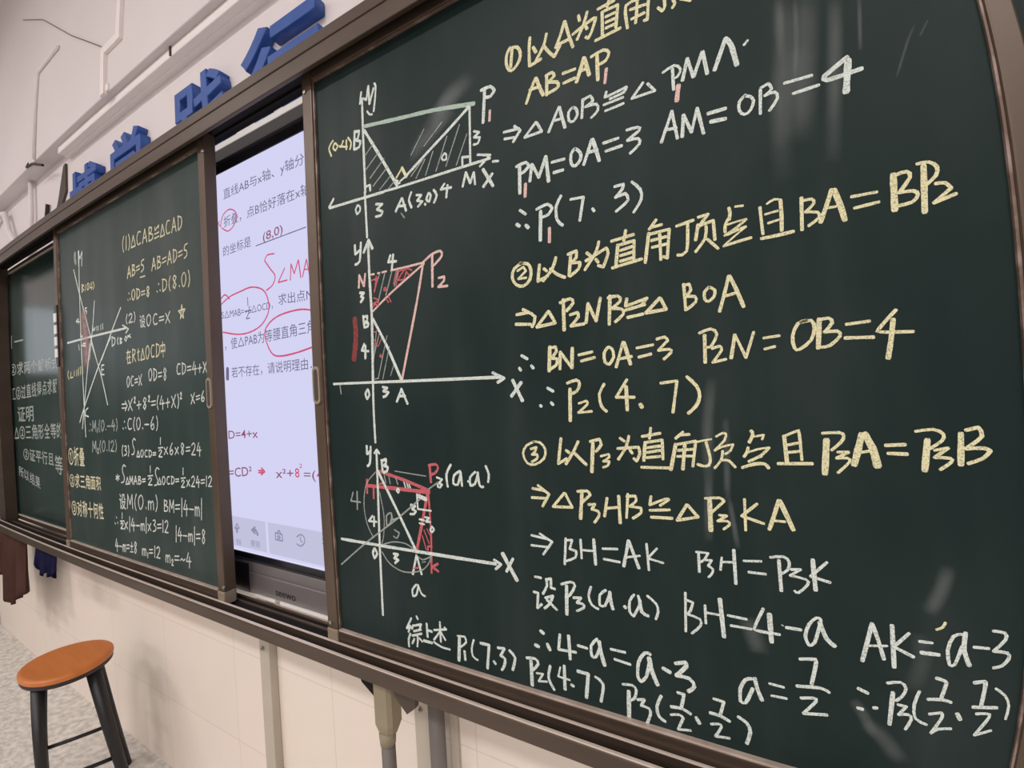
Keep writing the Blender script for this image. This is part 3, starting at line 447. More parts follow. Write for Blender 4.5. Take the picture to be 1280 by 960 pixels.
writing('chalk_lettering', 'white chalk line with the unknown a and the length four minus a', -0.0004, 'w|43|-2794 -9622 -2693 -9625;w|43|-2829 -9872 -2754 -9878 -2781 -10121 -2702 -10048;w|42|-2606 -9631 -2598 -9737 -2673 -9877;w|42|-2606 -9637 -2525 -9611 -2533 -9757 -2468 -9765;w|42|-2635 -9934 -2506 -9879 -2566 -10016 -2658 -10104;w|42|-2610 -9961 -2452 -10089;w|57|-2276 -9683 -2292 -10127;w|41|-2359 -9672 -2203 -9610 -2143 -9662 -2226 -9814 -2265 -9836;w|40|-2177 -9852 -2057 -9831 -2124 -9919 -2031 -9923 -2021 -9977 -2130 -10046;w|39|-1896 -9639 -1938 -9779 -1896 -9908 -1801 -9954;w|39|-1676 -9651 -1768 -9738 -1775 -9889 -1698 -9887 -1612 -9670;w|53|-1618 -9671 -1607 -9811 -1582 -9913;w|52|-1413 -9846 -1397 -9861;w|37|-1271 -9648 -1336 -9749 -1343 -9909 -1289 -9962 -1199 -9773 -1216 -9656;w|50|-1196 -9716 -1175 -9878 -1090 -9919;w|36|-1090 -9635 -975 -9728 -953 -9836 -989 -9945;w|34|-591 -9508 -605 -10034;w|34|-584 -9605 -500 -9623 -539 -9746 -581 -9795 -424 -9833 -422 -9926 -530 -10046;w|33|-354 -9635 -353 -9875;w|55|-173 -9524 -144 -10007;w|33|-347 -9730 -167 -9733;w|34|-87 -9718 122 -9727;w|34|-59 -9843 171 -9842;w|37|313 -9557 213 -9798 229 -9846 473 -9845;w|56|376 -9615 385 -9954;w|40|548 -9742 696 -9739;w|18|503 -9722 515 -9727;w|35|900 -9577 858 -9561 779 -9659 737 -9812 770 -9906 827 -9865 899 -9591;w|51|887 -9613 946 -9790 1020 -9859;w|41|1375 -9523 1324 -9753 1273 -9972;w|40|1382 -9535 1426 -9708 1469 -9907;w|26|1319 -9788 1502 -9750;w|44|1552 -9510 1558 -9977;w|35|1697 -9569 1561 -9746 1730 -9825;w|31|1784 -9640 1892 -9636;w|43|1798 -9761 1947 -9757;w|34|2140 -9499 2072 -9532 2022 -9694 2038 -9850 2082 -9841 2146 -9628;w|46|2173 -9480 2162 -9669 2208 -9828;w|34|2246 -9620 2371 -9618;w|35|2409 -9425 2507 -9437 2515 -9509 2416 -9643 2538 -9650 2551 -9712 2495 -9795 2422 -9826;y|27|2008 -9396 1982 -9453 1932 -9484', [], RS)
writing('chalk_lettering', 'white chalk line solving a to seven halves', -0.0004, 'w|60|-2746 -10488 -2700 -10517;w|61|-2849 -10739 -2795 -10752;w|59|-2641 -10677 -2605 -10759;w|45|-2425 -10475 -2457 -10717 -2180 -10695;w|51|-2283 -10463 -2275 -10824;w|44|-2143 -10580 -2000 -10591;w|43|-1840 -10411 -1937 -10539 -1931 -10691 -1871 -10694 -1796 -10513;w|60|-1811 -10444 -1784 -10625 -1743 -10784;w|41|-1640 -10519 -1435 -10518;w|41|-1591 -10656 -1369 -10678;w|45|-1084 -10465 -1155 -10458 -1249 -10613 -1269 -10827 -1227 -10886 -1152 -10797 -1099 -10562;w|61|-1103 -10520 -1067 -10712 -1004 -10871;w|54|-920 -10617 -832 -10651;w|53|-755 -10509 -631 -10462 -618 -10514 -751 -10675 -589 -10671 -528 -10764 -606 -10851', [], RS)
writing('chalk_lettering', 'white chalk line solving a to seven halves', -0.0004, 'w|43|148 -10477 80 -10508 16 -10641 10 -10798 68 -10807 156 -10602;w|47|184 -10462 207 -10588 252 -10718;w|32|341 -10486 491 -10490;w|32|357 -10632 515 -10622;w|40|674 -10098 799 -10068 834 -10091 778 -10373;w|39|629 -10437 866 -10397 946 -10427;w|35|664 -10574 790 -10538 816 -10569 682 -10755 917 -10704;w|37|1226 -10304 1313 -10336;w|38|1215 -10536 1260 -10538;w|37|1364 -10495 1393 -10487;w|45|1541 -10272 1507 -10647;w|32|1493 -10174 1611 -10136 1659 -10197 1622 -10297 1568 -10357;w|33|1585 -10399 1660 -10403 1591 -10513 1678 -10491 1706 -10541 1653 -10669;w|32|1778 -10201 1731 -10362 1742 -10521 1844 -10571;w|36|1928 -10023 2007 -10043 2011 -10084 1974 -10230;w|36|1855 -10278 1978 -10256 2059 -10272;w|33|1870 -10445 1973 -10408 1985 -10457 1889 -10664 1950 -10604 2069 -10576;w|45|2120 -10393 2148 -10453;w|40|2260 -10014 2351 -9987 2359 -10024 2332 -10267;w|41|2260 -10291 2477 -10271;w|34|2294 -10365 2390 -10351 2415 -10390 2293 -10615 2445 -10544;w|29|2455 -10054 2545 -10126 2589 -10237 2574 -10394', [], RS)
writing('chalk_lettering', 'white chalk summary of all three points along the bottom edge', -0.0004, 'w|43|-5381 -10843 -5508 -11063 -5411 -10993 -5470 -11122;w|44|-5424 -11147 -5476 -11267 -5475 -11402;w|43|-5251 -10775 -5225 -10823;w|43|-5344 -10968 -5379 -11041;w|43|-5350 -10979 -5150 -10906 -5186 -10985;w|43|-5335 -11078 -5164 -11008;w|43|-5378 -11172 -5152 -11081;w|43|-5261 -11120 -5251 -11213 -5274 -11352;w|43|-5334 -11221 -5390 -11323;w|42|-5213 -11180 -5147 -11230;w|47|-5020 -10863 -5016 -11110;w|47|-5006 -10981 -4910 -10987;w|52|-5110 -11202 -4924 -11199;w|41|-4715 -10767 -4720 -11131;w|41|-4856 -10946 -4580 -10870;w|41|-4734 -10955 -4870 -11126;w|40|-4706 -10949 -4617 -11072;w|35|-4622 -10842 -4580 -10870;w|41|-4879 -11170 -4716 -11222 -4531 -11222;w|63|-4308 -10967 -4346 -11372;w|39|-4348 -10934 -4196 -10912 -4170 -11006 -4294 -11122;w|47|-4215 -11174 -4209 -11330;w|38|-4010 -10925 -4061 -11079 -4046 -11224 -3952 -11263;w|52|-3876 -10949 -3711 -10944 -3769 -11362;w|51|-3635 -11209 -3606 -11242;w|50|-3542 -10952 -3421 -10936 -3497 -11077 -3417 -11108 -3439 -11233 -3489 -11314;w|50|-3325 -10946 -3228 -11043 -3285 -11260;w|62|-2942 -11024 -2943 -11419;w|48|-3017 -10990 -2869 -10966 -2817 -11038 -2914 -11161;w|34|-2854 -11198 -2743 -11181 -2826 -11321 -2681 -11287;w|46|-2612 -11017 -2650 -11221 -2565 -11384;w|32|-2445 -10994 -2486 -11151 -2298 -11157;w|52|-2378 -10957 -2384 -11326;w|51|-2276 -11226 -2244 -11236;w|56|-2162 -10983 -2000 -10984 -2046 -11354;w|43|-1891 -10998 -1780 -11077 -1823 -11350;w|58|-1408 -11078 -1420 -11472;w|40|-1490 -10998 -1353 -10975 -1300 -11033 -1333 -11159 -1397 -11207;w|40|-1289 -11164 -1194 -11136 -1242 -11234 -1133 -11245 -1120 -11327 -1170 -11463;w|44|-963 -11018 -1028 -11185 -1002 -11319 -925 -11362;w|43|-745 -10906 -664 -10911 -707 -11106;w|43|-839 -11129 -697 -11114 -593 -11154;w|37|-846 -11243 -737 -11209 -687 -11238 -761 -11416 -603 -11381;w|47|-525 -11182 -488 -11247;w|40|-299 -10861 -181 -10870 -231 -11054;w|45|-350 -11063 -231 -11067 -126 -11105;w|35|-346 -11212 -255 -11181 -223 -11210 -300 -11357 -135 -11329;w|44|-21 -11015 71 -11064 107 -11169 61 -11331', [], RS)
writing('chalk_diagram', 'white chalk diagram with axes and two shaded triangles for the first case', -0.0004, 'w|51|-5978 -750 -6023 -965 -5951 -886 -5854 -948 -5791 -698 -5780 -1056 -5655 -791;w|45|-5637 -704 -5602 -772 -5626 -985 -5678 -1237;w|40|-5849 -1175 -5787 -1259 -5719 -1282;w|55|-5967 -905 -5976 -1385 -5979 -2104 -5978 -2741;m|74|-5947 -1443 -5039 -1599 -4224 -1736 -3450 -1913;m|74|-3686 -1861 -3457 -1903;w|62|-5940 -1525 -5563 -2156 -5169 -2834;w|55|-4977 -2730 -4481 -2451 -3992 -2185 -3562 -1934;w|44|-3538 -1943 -3578 -2926;w|48|-5496 -2854 -5152 -2876 -4157 -2903 -3201 -2923;w|43|-3430 -2793 -3191 -2873 -3395 -3000;g|27|-5702 -1844 -5949 -2026;g|27|-5578 -2053 -5947 -2313;g|27|-5465 -2233 -5839 -2503;g|26|-5374 -2408 -5769 -2681;g|26|-5283 -2581 -5605 -2797;g|26|-5212 -2723 -5395 -2843;g|24|-4520 -2501 -4838 -2756;g|24|-4508 -2541 -4726 -2825;g|24|-4327 -2452 -4510 -2833;g|23|-4018 -2283 -4282 -2827;g|23|-3752 -2168 -4067 -2801;g|22|-3614 -2375 -3854 -2847;g|20|-4502 -1993 -4818 -2371;g|20|-4109 -2001 -4518 -2300;w|44|-3731 -2901 -3727 -2746 -3570 -2784;y|67|-5039 -2539 -4944 -2732;y|38|-5181 -2686 -5039 -2547;w|38|-4953 -2722 -5099 -2778;w|38|-5230 -2699 -5146 -2761 -5196 -2796 -5100 -2808;w|54|-5952 -2637 -5846 -2639 -5841 -2747;y|45|-6816 -1442 -6942 -1552 -6879 -1740;y|44|-6767 -1508 -6824 -1590 -6756 -1662 -6683 -1594 -6749 -1514;y|49|-6637 -1609 -6615 -1633;y|43|-6529 -1537 -6592 -1632 -6423 -1696;y|43|-6438 -1551 -6448 -1737;y|43|-6391 -1518 -6308 -1644 -6347 -1765;w|56|-6198 -1449 -6237 -1805;w|56|-6210 -1465 -6079 -1490 -6118 -1618 -6196 -1632 -6057 -1703 -6095 -1807 -6227 -1809;w|57|-3230 -1727 -3293 -2291;w|57|-3300 -1741 -3125 -1740 -3055 -1834 -3134 -1906 -3235 -1882;p|49|-3155 -2135 -3172 -2299;w|43|-3476 -2376 -3378 -2426 -3482 -2478 -3368 -2518 -3411 -2604 -3496 -2600;w|46|-4117 -3099 -4197 -3176 -3980 -3200;w|46|-4052 -3138 -4088 -3347;w|44|-3670 -3023 -3747 -3250;w|44|-3663 -3042 -3595 -3233 -3515 -3068;w|43|-3515 -3074 -3503 -3276;w|56|-3338 -3071 -3169 -3394;w|56|-3172 -3193 -3347 -3359;w|42|-3149 -2993 -3051 -3015;w|38|-4080 -2566 -4142 -2618 -4120 -2678 -4052 -2681 -4048 -2601 -4088 -2563;w|60|-6863 -2639 -7002 -2777;w|56|-6991 -2797 -6455 -2821 -5496 -2865;w|55|-5988 -2730 -5978 -3175 -5969 -3632;w|46|-6194 -2946 -6252 -3019 -6213 -3116 -6135 -3076 -6130 -2986 -6205 -2943;w|53|-5709 -3048 -5548 -3090 -5689 -3154 -5555 -3227 -5593 -3290 -5731 -3283;w|51|-5077 -3100 -5231 -3308;w|50|-5067 -3102 -4985 -3355;w|50|-5179 -3223 -4999 -3255;w|49|-4848 -3050 -4911 -3181 -4853 -3329;w|48|-4733 -3132 -4626 -3161 -4720 -3238 -4605 -3283 -4708 -3351;w|48|-4554 -3340 -4537 -3359;w|47|-4465 -3168 -4515 -3270 -4456 -3322 -4416 -3225 -4457 -3170;w|47|-4350 -3142 -4287 -3255 -4354 -3370;g|25|-5100 -3375 -5029 -3478', [], RS)
writing('chalk_diagram', 'white and pink chalk diagram with axes for the second case', -0.0004, 'w|63|-5952 -3710 -5950 -4390 -5930 -5238 -5977 -6452;w|63|-6079 -3906 -5940 -3693 -5844 -3877;w|56|-6309 -3712 -6307 -3891 -6173 -3840;w|55|-6144 -3696 -6195 -4052 -6318 -4095;p|51|-6220 -4322 -6244 -4565;p|50|-6210 -4344 -6103 -4557 -6058 -4324;w|55|-6218 -4671 -6111 -4692 -6195 -4745 -6127 -4787 -6206 -4853;w|55|-6157 -5132 -6137 -5335;w|54|-6159 -5155 -6051 -5145 -6057 -5241 -6132 -5251 -6028 -5287 -6042 -5347 -6138 -5351;w|54|-6159 -5673 -6231 -5790 -6051 -5821;w|54|-6129 -5707 -6144 -5952;w|51|-5399 -4098 -5455 -4215 -5260 -4237;w|51|-5330 -4096 -5374 -4365;p|54|-4436 -4268 -4459 -4841;p|47|-4636 -4371 -4445 -4273 -4263 -4250 -4235 -4343 -4404 -4472;p|46|-4323 -4710 -4205 -4710 -4217 -4780 -4340 -4864 -4147 -4878;p|40|-5907 -4367 -5829 -4373;p|40|-5736 -4374 -5685 -4376;p|39|-5624 -4376 -5513 -4377;p|41|-5399 -4382 -4992 -4384 -4627 -4380;p|42|-5894 -5074 -5397 -4786 -4628 -4401;p|49|-4640 -4371 -4851 -5158 -5258 -6452;w|60|-5903 -5222 -5579 -5766 -5247 -6438;g|26|-5686 -4391 -5836 -4686;g|26|-5549 -4393 -5757 -4938;g|26|-5376 -4398 -5548 -4818;r|25|-5269 -4406 -5350 -4644;g|25|-5230 -4399 -5333 -4692;r|27|-5809 -4491 -5769 -4422 -5810 -4606;r|31|-5897 -4484 -5741 -4465 -5837 -4716;r|31|-5854 -4828 -5723 -4886 -5886 -4938 -5749 -4980;r|27|-5890 -4995 -5809 -4941;r|29|-5285 -4692 -5213 -4439 -5089 -4432 -5240 -4589 -5098 -4599 -5034 -4471 -4964 -4556;r|29|-5113 -4446 -4994 -4420 -4904 -4473;r|26|-5498 -4826 -5427 -4967;r|26|-5551 -4874 -5486 -4966;r|30|-5580 -4674 -5592 -4725 -5532 -4727 -5549 -4671;g|22|-5828 -5484 -5940 -6090;g|22|-5559 -5576 -5828 -6350;g|22|-5510 -5782 -5715 -6372;g|21|-5430 -6142 -5516 -6321;g|22|-5743 -5494 -5912 -5918;r|22|-5915 -5490 -5805 -5455;r|22|-5900 -5603 -5802 -5755 -5686 -5594;r|25|-5739 -5908 -5772 -5946 -5709 -5966 -5714 -5916;g|22|-5928 -6360 -5820 -6350;k|132|-6388 -5161 -6378 -5521 -6461 -5938;w|51|-7082 -6397 -6007 -6420 -5209 -6440 -3191 -6483;w|48|-3350 -6404 -3149 -6505 -3268 -6562;w|59|-3003 -6544 -2855 -6862;w|53|-2859 -6583 -3039 -6787;w|54|-6132 -6552 -6192 -6634 -6156 -6727 -6087 -6657 -6122 -6552;w|52|-5730 -6520 -5616 -6544 -5720 -6596 -5591 -6627 -5666 -6691 -5727 -6704;w|50|-5266 -6575 -5397 -6804;w|50|-5267 -6589 -5143 -6847;w|50|-5347 -6703 -5190 -6708;g|29|-6895 -6422 -6873 -6608;w|53|-5975 -6414 -5995 -6984 -5997 -7563', [], RS)
writing('chalk_diagram', 'white and red chalk diagram with curved arcs for the third case', -0.0004, 'w|54|-5983 -7708 -6012 -8513 -6062 -9682 -6095 -10930;w|45|-6045 -7771 -5972 -7700 -5910 -7774;w|55|-6236 -7637 -6238 -7792 -6137 -7735;w|55|-6130 -7650 -6177 -7964 -6246 -8025;w|53|-5868 -7894 -5855 -8106;w|53|-5870 -7917 -5755 -7871 -5762 -7965 -5840 -7991 -5716 -8020 -5742 -8096 -5836 -8128;w|60|-7118 -9567 -6051 -9556 -4797 -9537 -3490 -9520;w|50|-3516 -9457 -3392 -9512 -3495 -9607;w|69|-3351 -9327 -3115 -9732;w|48|-3166 -9387 -3296 -9616;w|60|-5979 -8108 -5536 -8852 -5161 -9523;g|32|-7170 -10103 -6424 -9556 -5571 -8987 -4992 -8567;g|28|-4798 -8379 -4558 -8229;g|21|-5547 -8086 -5236 -8111 -4824 -8139;r|63|-5948 -8111 -5341 -8241 -4772 -8392;r|69|-6311 -8411 -5451 -8415 -4775 -8428;r|61|-4801 -8422 -4982 -9016 -5154 -9559;r|40|-4792 -8422 -4789 -9138 -4834 -9892;r|51|-6285 -8292 -6303 -8559;r|50|-6123 -8460 -6139 -8647;r|48|-4677 -9700 -4807 -9778 -4679 -9838;w|51|-5160 -9627 -5274 -9988;w|50|-5150 -9625 -5065 -9953;r|34|-5236 -9869 -5121 -9843;r|55|-4722 -7963 -4716 -8239;r|47|-4743 -7943 -4588 -7915 -4541 -7983 -4616 -8074 -4715 -8104;r|35|-5947 -8355 -5832 -8325 -5841 -8432;r|33|-5003 -8408 -4979 -8508;r|40|-4932 -8378 -4846 -8426;w|81|-5016 -8511 -4856 -8555;w|37|-5054 -8477 -5053 -8750 -4755 -8754;w|50|-5211 -8691 -5113 -8701 -5184 -8766 -5102 -8795 -5153 -8851 -5238 -8860;w|40|-4899 -8884 -4810 -8889 -4887 -8962 -4788 -8958;w|37|-5030 -8933 -4922 -8944;w|37|-5036 -9007 -4927 -9017;w|40|-4759 -9041 -4799 -9104 -4767 -9143 -4714 -9086 -4750 -9040;w|38|-5499 -8407 -5533 -8458 -5496 -8489 -5463 -8442 -5499 -8407;w|53|-5714 -9670 -5604 -9662 -5701 -9753 -5603 -9768 -5689 -9843;g|30|-5654 -9205 -5539 -9247 -5603 -9358 -5685 -9330;g|33|-6696 -8574 -6775 -8753 -6506 -8757;g|38|-6582 -8549 -6608 -8910;w|46|-6201 -8996 -6308 -9109 -6105 -9103;w|46|-6160 -9007 -6177 -9197;g|35|-5737 -8891 -5834 -8958 -5839 -9135 -5755 -9102 -5692 -8951;g|35|-5707 -8888 -5688 -9019 -5546 -8973;w|55|-6206 -9640 -6256 -9731 -6223 -9832 -6140 -9733 -6195 -9639;w|42|-5204 -10171 -5308 -10288 -5299 -10407 -5220 -10365 -5159 -10193;w|42|-5167 -10171 -5095 -10323 -5015 -10352;g|23|-6043 -8131 -6309 -8387 -6409 -8780 -6357 -9170 -6208 -9428;g|22|-5971 -8510 -5896 -8964 -5940 -9355 -6007 -9526;g|26|-6009 -9675 -5822 -9879 -5484 -9978 -5098 -9899 -4894 -9741 -4808 -9568;g|26|-5954 -9519 -5684 -9437 -5390 -9435 -5198 -9521;g|25|-5167 -9598 -5025 -9680 -4810 -9582;g|21|-5038 -9727 -4954 -9706;w|39|-4583 -8146 -4469 -8175 -4542 -8246 -4475 -8266 -4531 -8325;w|39|-4570 -8272 -4565 -8317;w|46|-4265 -7909 -4368 -8079 -4358 -8293;w|45|-4083 -8010 -4211 -8088 -4237 -8230 -4148 -8245 -4068 -8036;w|45|-4075 -8023 -4059 -8260;w|44|-3933 -8171 -3918 -8184;w|43|-3781 -8009 -3889 -8105 -3890 -8242 -3802 -8210 -3728 -8033;w|43|-3735 -8014 -3710 -8231 -3642 -8247;w|42|-3574 -7901 -3523 -8036 -3546 -8162;g|26|-5705 -8196 -5681 -8330;g|26|-5820 -8176 -5791 -8326;g|26|-5532 -8208 -5493 -8333;w|29|-5363 -8213 -5314 -8379;w|29|-5293 -8238 -5248 -8382;w|33|-5223 -8315 -5192 -8393;r|24|-4944 -9121 -4846 -9362;r|25|-4990 -9235 -4918 -9481;r|24|-4875 -9094 -4808 -9213;r|36|-4883 -9484 -4877 -9410 -4787 -9405', [], RS)
writing('chalk_diagram', 'white chalk axes with crossing lines and a pink shaded triangle', -0.0004, 'g|185|-20219 -1083 -20270 -1252 -20194 -1424;w|56|-19931 -1052 -19937 -1584;w|55|-19603 -1127 -19673 -1624;w|56|-19957 -1091 -19790 -1346 -19604 -1140;w|63|-19875 -1063 -19953 -2425 -19998 -4902;w|62|-20399 -1633 -19967 -2556 -19193 -4101 -18767 -4976;w|60|-18722 -3003 -18958 -3869 -19347 -4931;w|56|-16754 -3495 -17514 -4198 -18348 -5030;w|73|-21253 -4182 -19158 -4170 -16466 -4179;w|52|-16684 -4059 -16279 -4224 -16481 -4331;K|413|-19806 -3155 -19623 -3705 -19563 -4150;K|481|-19654 -3789 -19588 -4672 -19700 -5188;y|41|-19716 -2286 -19743 -2547 -19572 -2486 -19727 -2395 -19556 -2335 -19716 -2278;y|41|-19394 -2339 -19469 -2546;y|40|-19231 -2323 -19284 -2531 -19145 -2531 -19126 -2340 -19231 -2323;y|40|-18968 -2345 -19037 -2506 -18828 -2518;y|40|-18863 -2341 -18888 -2594;y|39|-18758 -2337 -18672 -2500 -18784 -2589;w|54|-19369 -3149 -19497 -3131 -19506 -3217 -19380 -3256 -19411 -3339;w|53|-18868 -3901 -18979 -3974 -18823 -3970 -18763 -3892;w|46|-18627 -3865 -18622 -4014;w|45|-18507 -3879 -18500 -4006;w|45|-18304 -3861 -18302 -4029;w|45|-18153 -3837 -18143 -4026;w|49|-17482 -4344 -17495 -4648;w|49|-17501 -4342 -17257 -4428 -17301 -4586 -17513 -4647;w|48|-17026 -4412 -17110 -4524 -17048 -4630;w|48|-16893 -4445 -16779 -4477 -16901 -4524 -16774 -4597 -16911 -4623 -16893 -4445;w|47|-16491 -4428 -16588 -4516 -16506 -4583 -16410 -4495 -16491 -4428;w|46|-16359 -4422 -16152 -4502;w|46|-16185 -4402 -16365 -4480;w|57|-20229 -3433 -20352 -3507 -20071 -3541;w|56|-20149 -3421 -20168 -3597;w|56|-20003 -3949 -20018 -4080 -19850 -4076;w|56|-20217 -4350 -20181 -4531;w|55|-19825 -4343 -19607 -4355;w|55|-19941 -4398 -19616 -4442;w|63|-19980 -4540 -19979 -6177 -19965 -7612;w|58|-19173 -4311 -18477 -5474 -18042 -6528;w|62|-19245 -4390 -19880 -6268 -20229 -7325;w|60|-17577 -4347 -18599 -5213 -19846 -6445 -20439 -7102;w|52|-18368 -5209 -18402 -5521;w|51|-18368 -5209 -18170 -5210;w|51|-18384 -5354 -18215 -5357;w|51|-18402 -5521 -18184 -5526;w|55|-19647 -6604 -19877 -6709 -19896 -6863 -19630 -6910;y|45|-21252 -5210 -21353 -5342 -21252 -5509;y|51|-21019 -5271 -21103 -5472 -20888 -5461;y|43|-20722 -5244 -20766 -5423;y|50|-20487 -5215 -20536 -5437;y|50|-20309 -5159 -20374 -5424;y|49|-20136 -5127 -20169 -5414;y|49|-19969 -5138 -19964 -5382', [], LS)
writing('chalk_smear_stain', 'faint wiped chalk smears', -0.0004, 'z|67|848 -2144 841 -2462 823 -2897', [], RS)
writing('chalk_smear_stain', 'faint wiped chalk smears', -0.0004, 'z|155|868 -2153 867 -2670 786 -3616 771 -4342', [], RS)
writing('chalk_smear_stain', 'faint wiped chalk smears', -0.0004, 'z|39|1007 -2216 995 -2724 945 -3235', [], RS)
writing('chalk_smear_stain', 'faint wiped chalk smears', -0.0004, 'z|104|1389 -2387 1343 -3104 1257 -4238', [], RS)
writing('chalk_smear_stain', 'faint wiped chalk smears', -0.0004, 'z|29|1619 -2484 1578 -3079', [], RS)
writing('chalk_smear_stain', 'faint wiped chalk smears', -0.0004, 'z|20|2086 -2980 2008 -3126 1871 -3508', [], RS)
writing('chalk_smear_stain', 'faint wiped chalk smears', -0.0004, 'z|16|2206 -2962 2116 -3117', [], RS)
writing('chalk_smear_stain', 'faint wiped chalk smears', -0.0004, 'z|195|1105 -2261 1039 -2983 966 -3915', [], RS)
writing('chalk_smear_stain', 'faint wiped chalk smears', -0.0004, 'z|276|-3789 -1512 -4327 -2034 -4702 -2352', [], RS)
writing('chalk_smear_stain', 'faint wiped chalk smears', -0.0004, 'z|230|-3502 -1449 -4050 -1699 -4323 -1963', [], RS)
writing('chalk_smear_stain', 'faint wiped chalk smears', -0.0004, 'z|159|-3852 -1913 -4557 -2177 -4800 -2470', [], RS)
writing('chalk_smear_stain', 'faint wiped chalk smears', -0.0004, 'z|118|1795 -9585 1807 -9848 1715 -10184', [], RS)
writing('chalk_smear_stain', 'faint wiped chalk smears', -0.0004, 'z|84|1347 -10791 1276 -10622 1188 -10459', [], RS)
writing('chalk_smear_stain', 'faint wiped chalk smears', -0.0004, 'z|127|1610 -11053 1422 -10793 1312 -10706', [], RS)
writing('chalk_smear_stain', 'faint wiped chalk smears', -0.0004, 'z|94|2047 -8805 1975 -9073 1870 -9308', [], RS)
writing('chalk_smear_stain', 'faint wiped chalk smears', -0.0004, 'z|75|-246 -7924 -277 -8761', [], RS)
writing('chalk_smear_stain', 'faint wiped chalk smears', -0.0004, 'z|48|-11 -8221 24 -8525 59 -8828', [], RS)
writing('chalk_smear_stain', 'faint wiped chalk smears', -0.0004, 'z|143|237 -10098 140 -9736', [], RS)
writing('chalk_smear_stain', 'faint wiped chalk smears', -0.0004, 'z|99|-155 -6692 -227 -7202 -248 -7976', [], RS)
writing('chalk_smear_stain', 'faint wiped chalk smears', -0.0004, 'z|58|-15 -7205 -34 -8222', [], RS)
writing('chalk_lettering', '', -0.0004, 'u|48|-16332 -1320 -16425 -1507 -16430 -1676 -16375 -1804;u|48|-16166 -1349 -16204 -1768;u|47|-16000 -1335 -15942 -1526 -15966 -1692 -16042 -1816;u|47|-15698 -1432 -15860 -1780 -15581 -1769 -15698 -1432;u|46|-15225 -1431 -15363 -1405 -15468 -1586 -15413 -1775 -15235 -1760;u|45|-14949 -1402 -15122 -1805;u|45|-14949 -1402 -14847 -1815;u|45|-15058 -1664 -14868 -1659;u|44|-14683 -1414 -14717 -1819;u|44|-14684 -1426 -14520 -1461 -14563 -1581 -14682 -1605 -14487 -1665 -14514 -1786 -14717 -1819;u|43|-14346 -1489 -14337 -1590 -14235 -1534 -14118 -1479 -14140 -1558;u|43|-14378 -1690 -14118 -1679;u|43|-14388 -1810 -14127 -1799;u|42|-13901 -1508 -14042 -1843 -13799 -1831 -13901 -1508;u|41|-13488 -1506 -13609 -1481 -13700 -1656 -13652 -1836 -13497 -1822;u|41|-13248 -1477 -13398 -1865;u|40|-13248 -1477 -13158 -1874;u|40|-13342 -1729 -13177 -1724;u|40|-13015 -1487 -13044 -1878;u|40|-13045 -1494 -12873 -1552 -12840 -1690 -12908 -1824 -13044 -1878', [], LS)
writing('chalk_lettering', '', -0.0004, 'u|48|-16062 -2313 -16206 -2660;u|47|-16062 -2313 -15980 -2651;u|48|-16152 -2538 -15997 -2522;u|47|-15842 -2307 -15872 -2647;u|47|-15843 -2317 -15707 -2337 -15744 -2439 -15842 -2466 -15681 -2505 -15704 -2606 -15872 -2647;u|46|-15583 -2434 -15366 -2411;u|46|-15592 -2535 -15375 -2511;u|45|-15082 -2287 -15228 -2307 -15251 -2424 -15136 -2453 -15132 -2569 -15282 -2624;u|44|-14480 -2359 -14627 -2709;u|43|-14480 -2359 -14392 -2707;u|43|-14572 -2587 -14410 -2575;u|43|-14250 -2356 -14279 -2707;u|43|-14251 -2367 -14109 -2389 -14147 -2495 -14249 -2521 -14081 -2565 -14104 -2670 -14279 -2707;u|42|-13980 -2493 -13754 -2473;u|42|-13988 -2599 -13763 -2579;u|41|-13555 -2346 -13693 -2703;u|41|-13555 -2346 -13474 -2701;u|41|-13642 -2578 -13490 -2566;u|41|-13342 -2343 -13369 -2701;u|40|-13369 -2351 -13212 -2395 -13182 -2520 -13245 -2646 -13369 -2701;u|40|-13090 -2483 -12880 -2463;u|40|-13098 -2591 -12888 -2571;u|39|-12605 -2333 -12747 -2353 -12769 -2480 -12657 -2515 -12653 -2642 -12798 -2697;u|42|-15371 -2775 -15063 -2780', [], LS)
writing('chalk_lettering', '', -0.0004, 'u|48|-16150 -3122 -16129 -3155;u|48|-16241 -3309 -16220 -3343;u|48|-16094 -3301 -16073 -3334;u|47|-15840 -3061 -15935 -3119 -15961 -3245 -15913 -3368 -15837 -3363 -15750 -3225 -15783 -3096 -15840 -3061;u|46|-15608 -3076 -15636 -3389;u|46|-15638 -3080 -15467 -3132 -15433 -3243 -15501 -3349 -15636 -3389;u|45|-15334 -3218 -15105 -3216;u|45|-15342 -3311 -15113 -3308;u|45|-14839 -3171 -14918 -3120 -14980 -3193 -14854 -3338 -14931 -3425 -14995 -3361 -14840 -3186;u|43|-14269 -3137 -14243 -3173;u|43|-14374 -3343 -14348 -3378;u|43|-14199 -3331 -14173 -3367;u|42|-14007 -3055 -14037 -3407;u|42|-14044 -3061 -13835 -3111 -13793 -3237 -13873 -3360 -14037 -3407;u|41|-13574 -3044 -13656 -3205 -13659 -3349 -13607 -3459;u|41|-13260 -3123 -13356 -3066 -13431 -3156 -13276 -3325 -13368 -3432 -13447 -3356 -13261 -3141;u|40|-13115 -3386 -13091 -3424;u|39|-12837 -3075 -12940 -3148 -12968 -3297 -12914 -3442 -12832 -3433 -12738 -3266 -12775 -3114 -12837 -3075;u|39|-12599 -3060 -12549 -3233 -12568 -3386 -12632 -3498', [], LS)
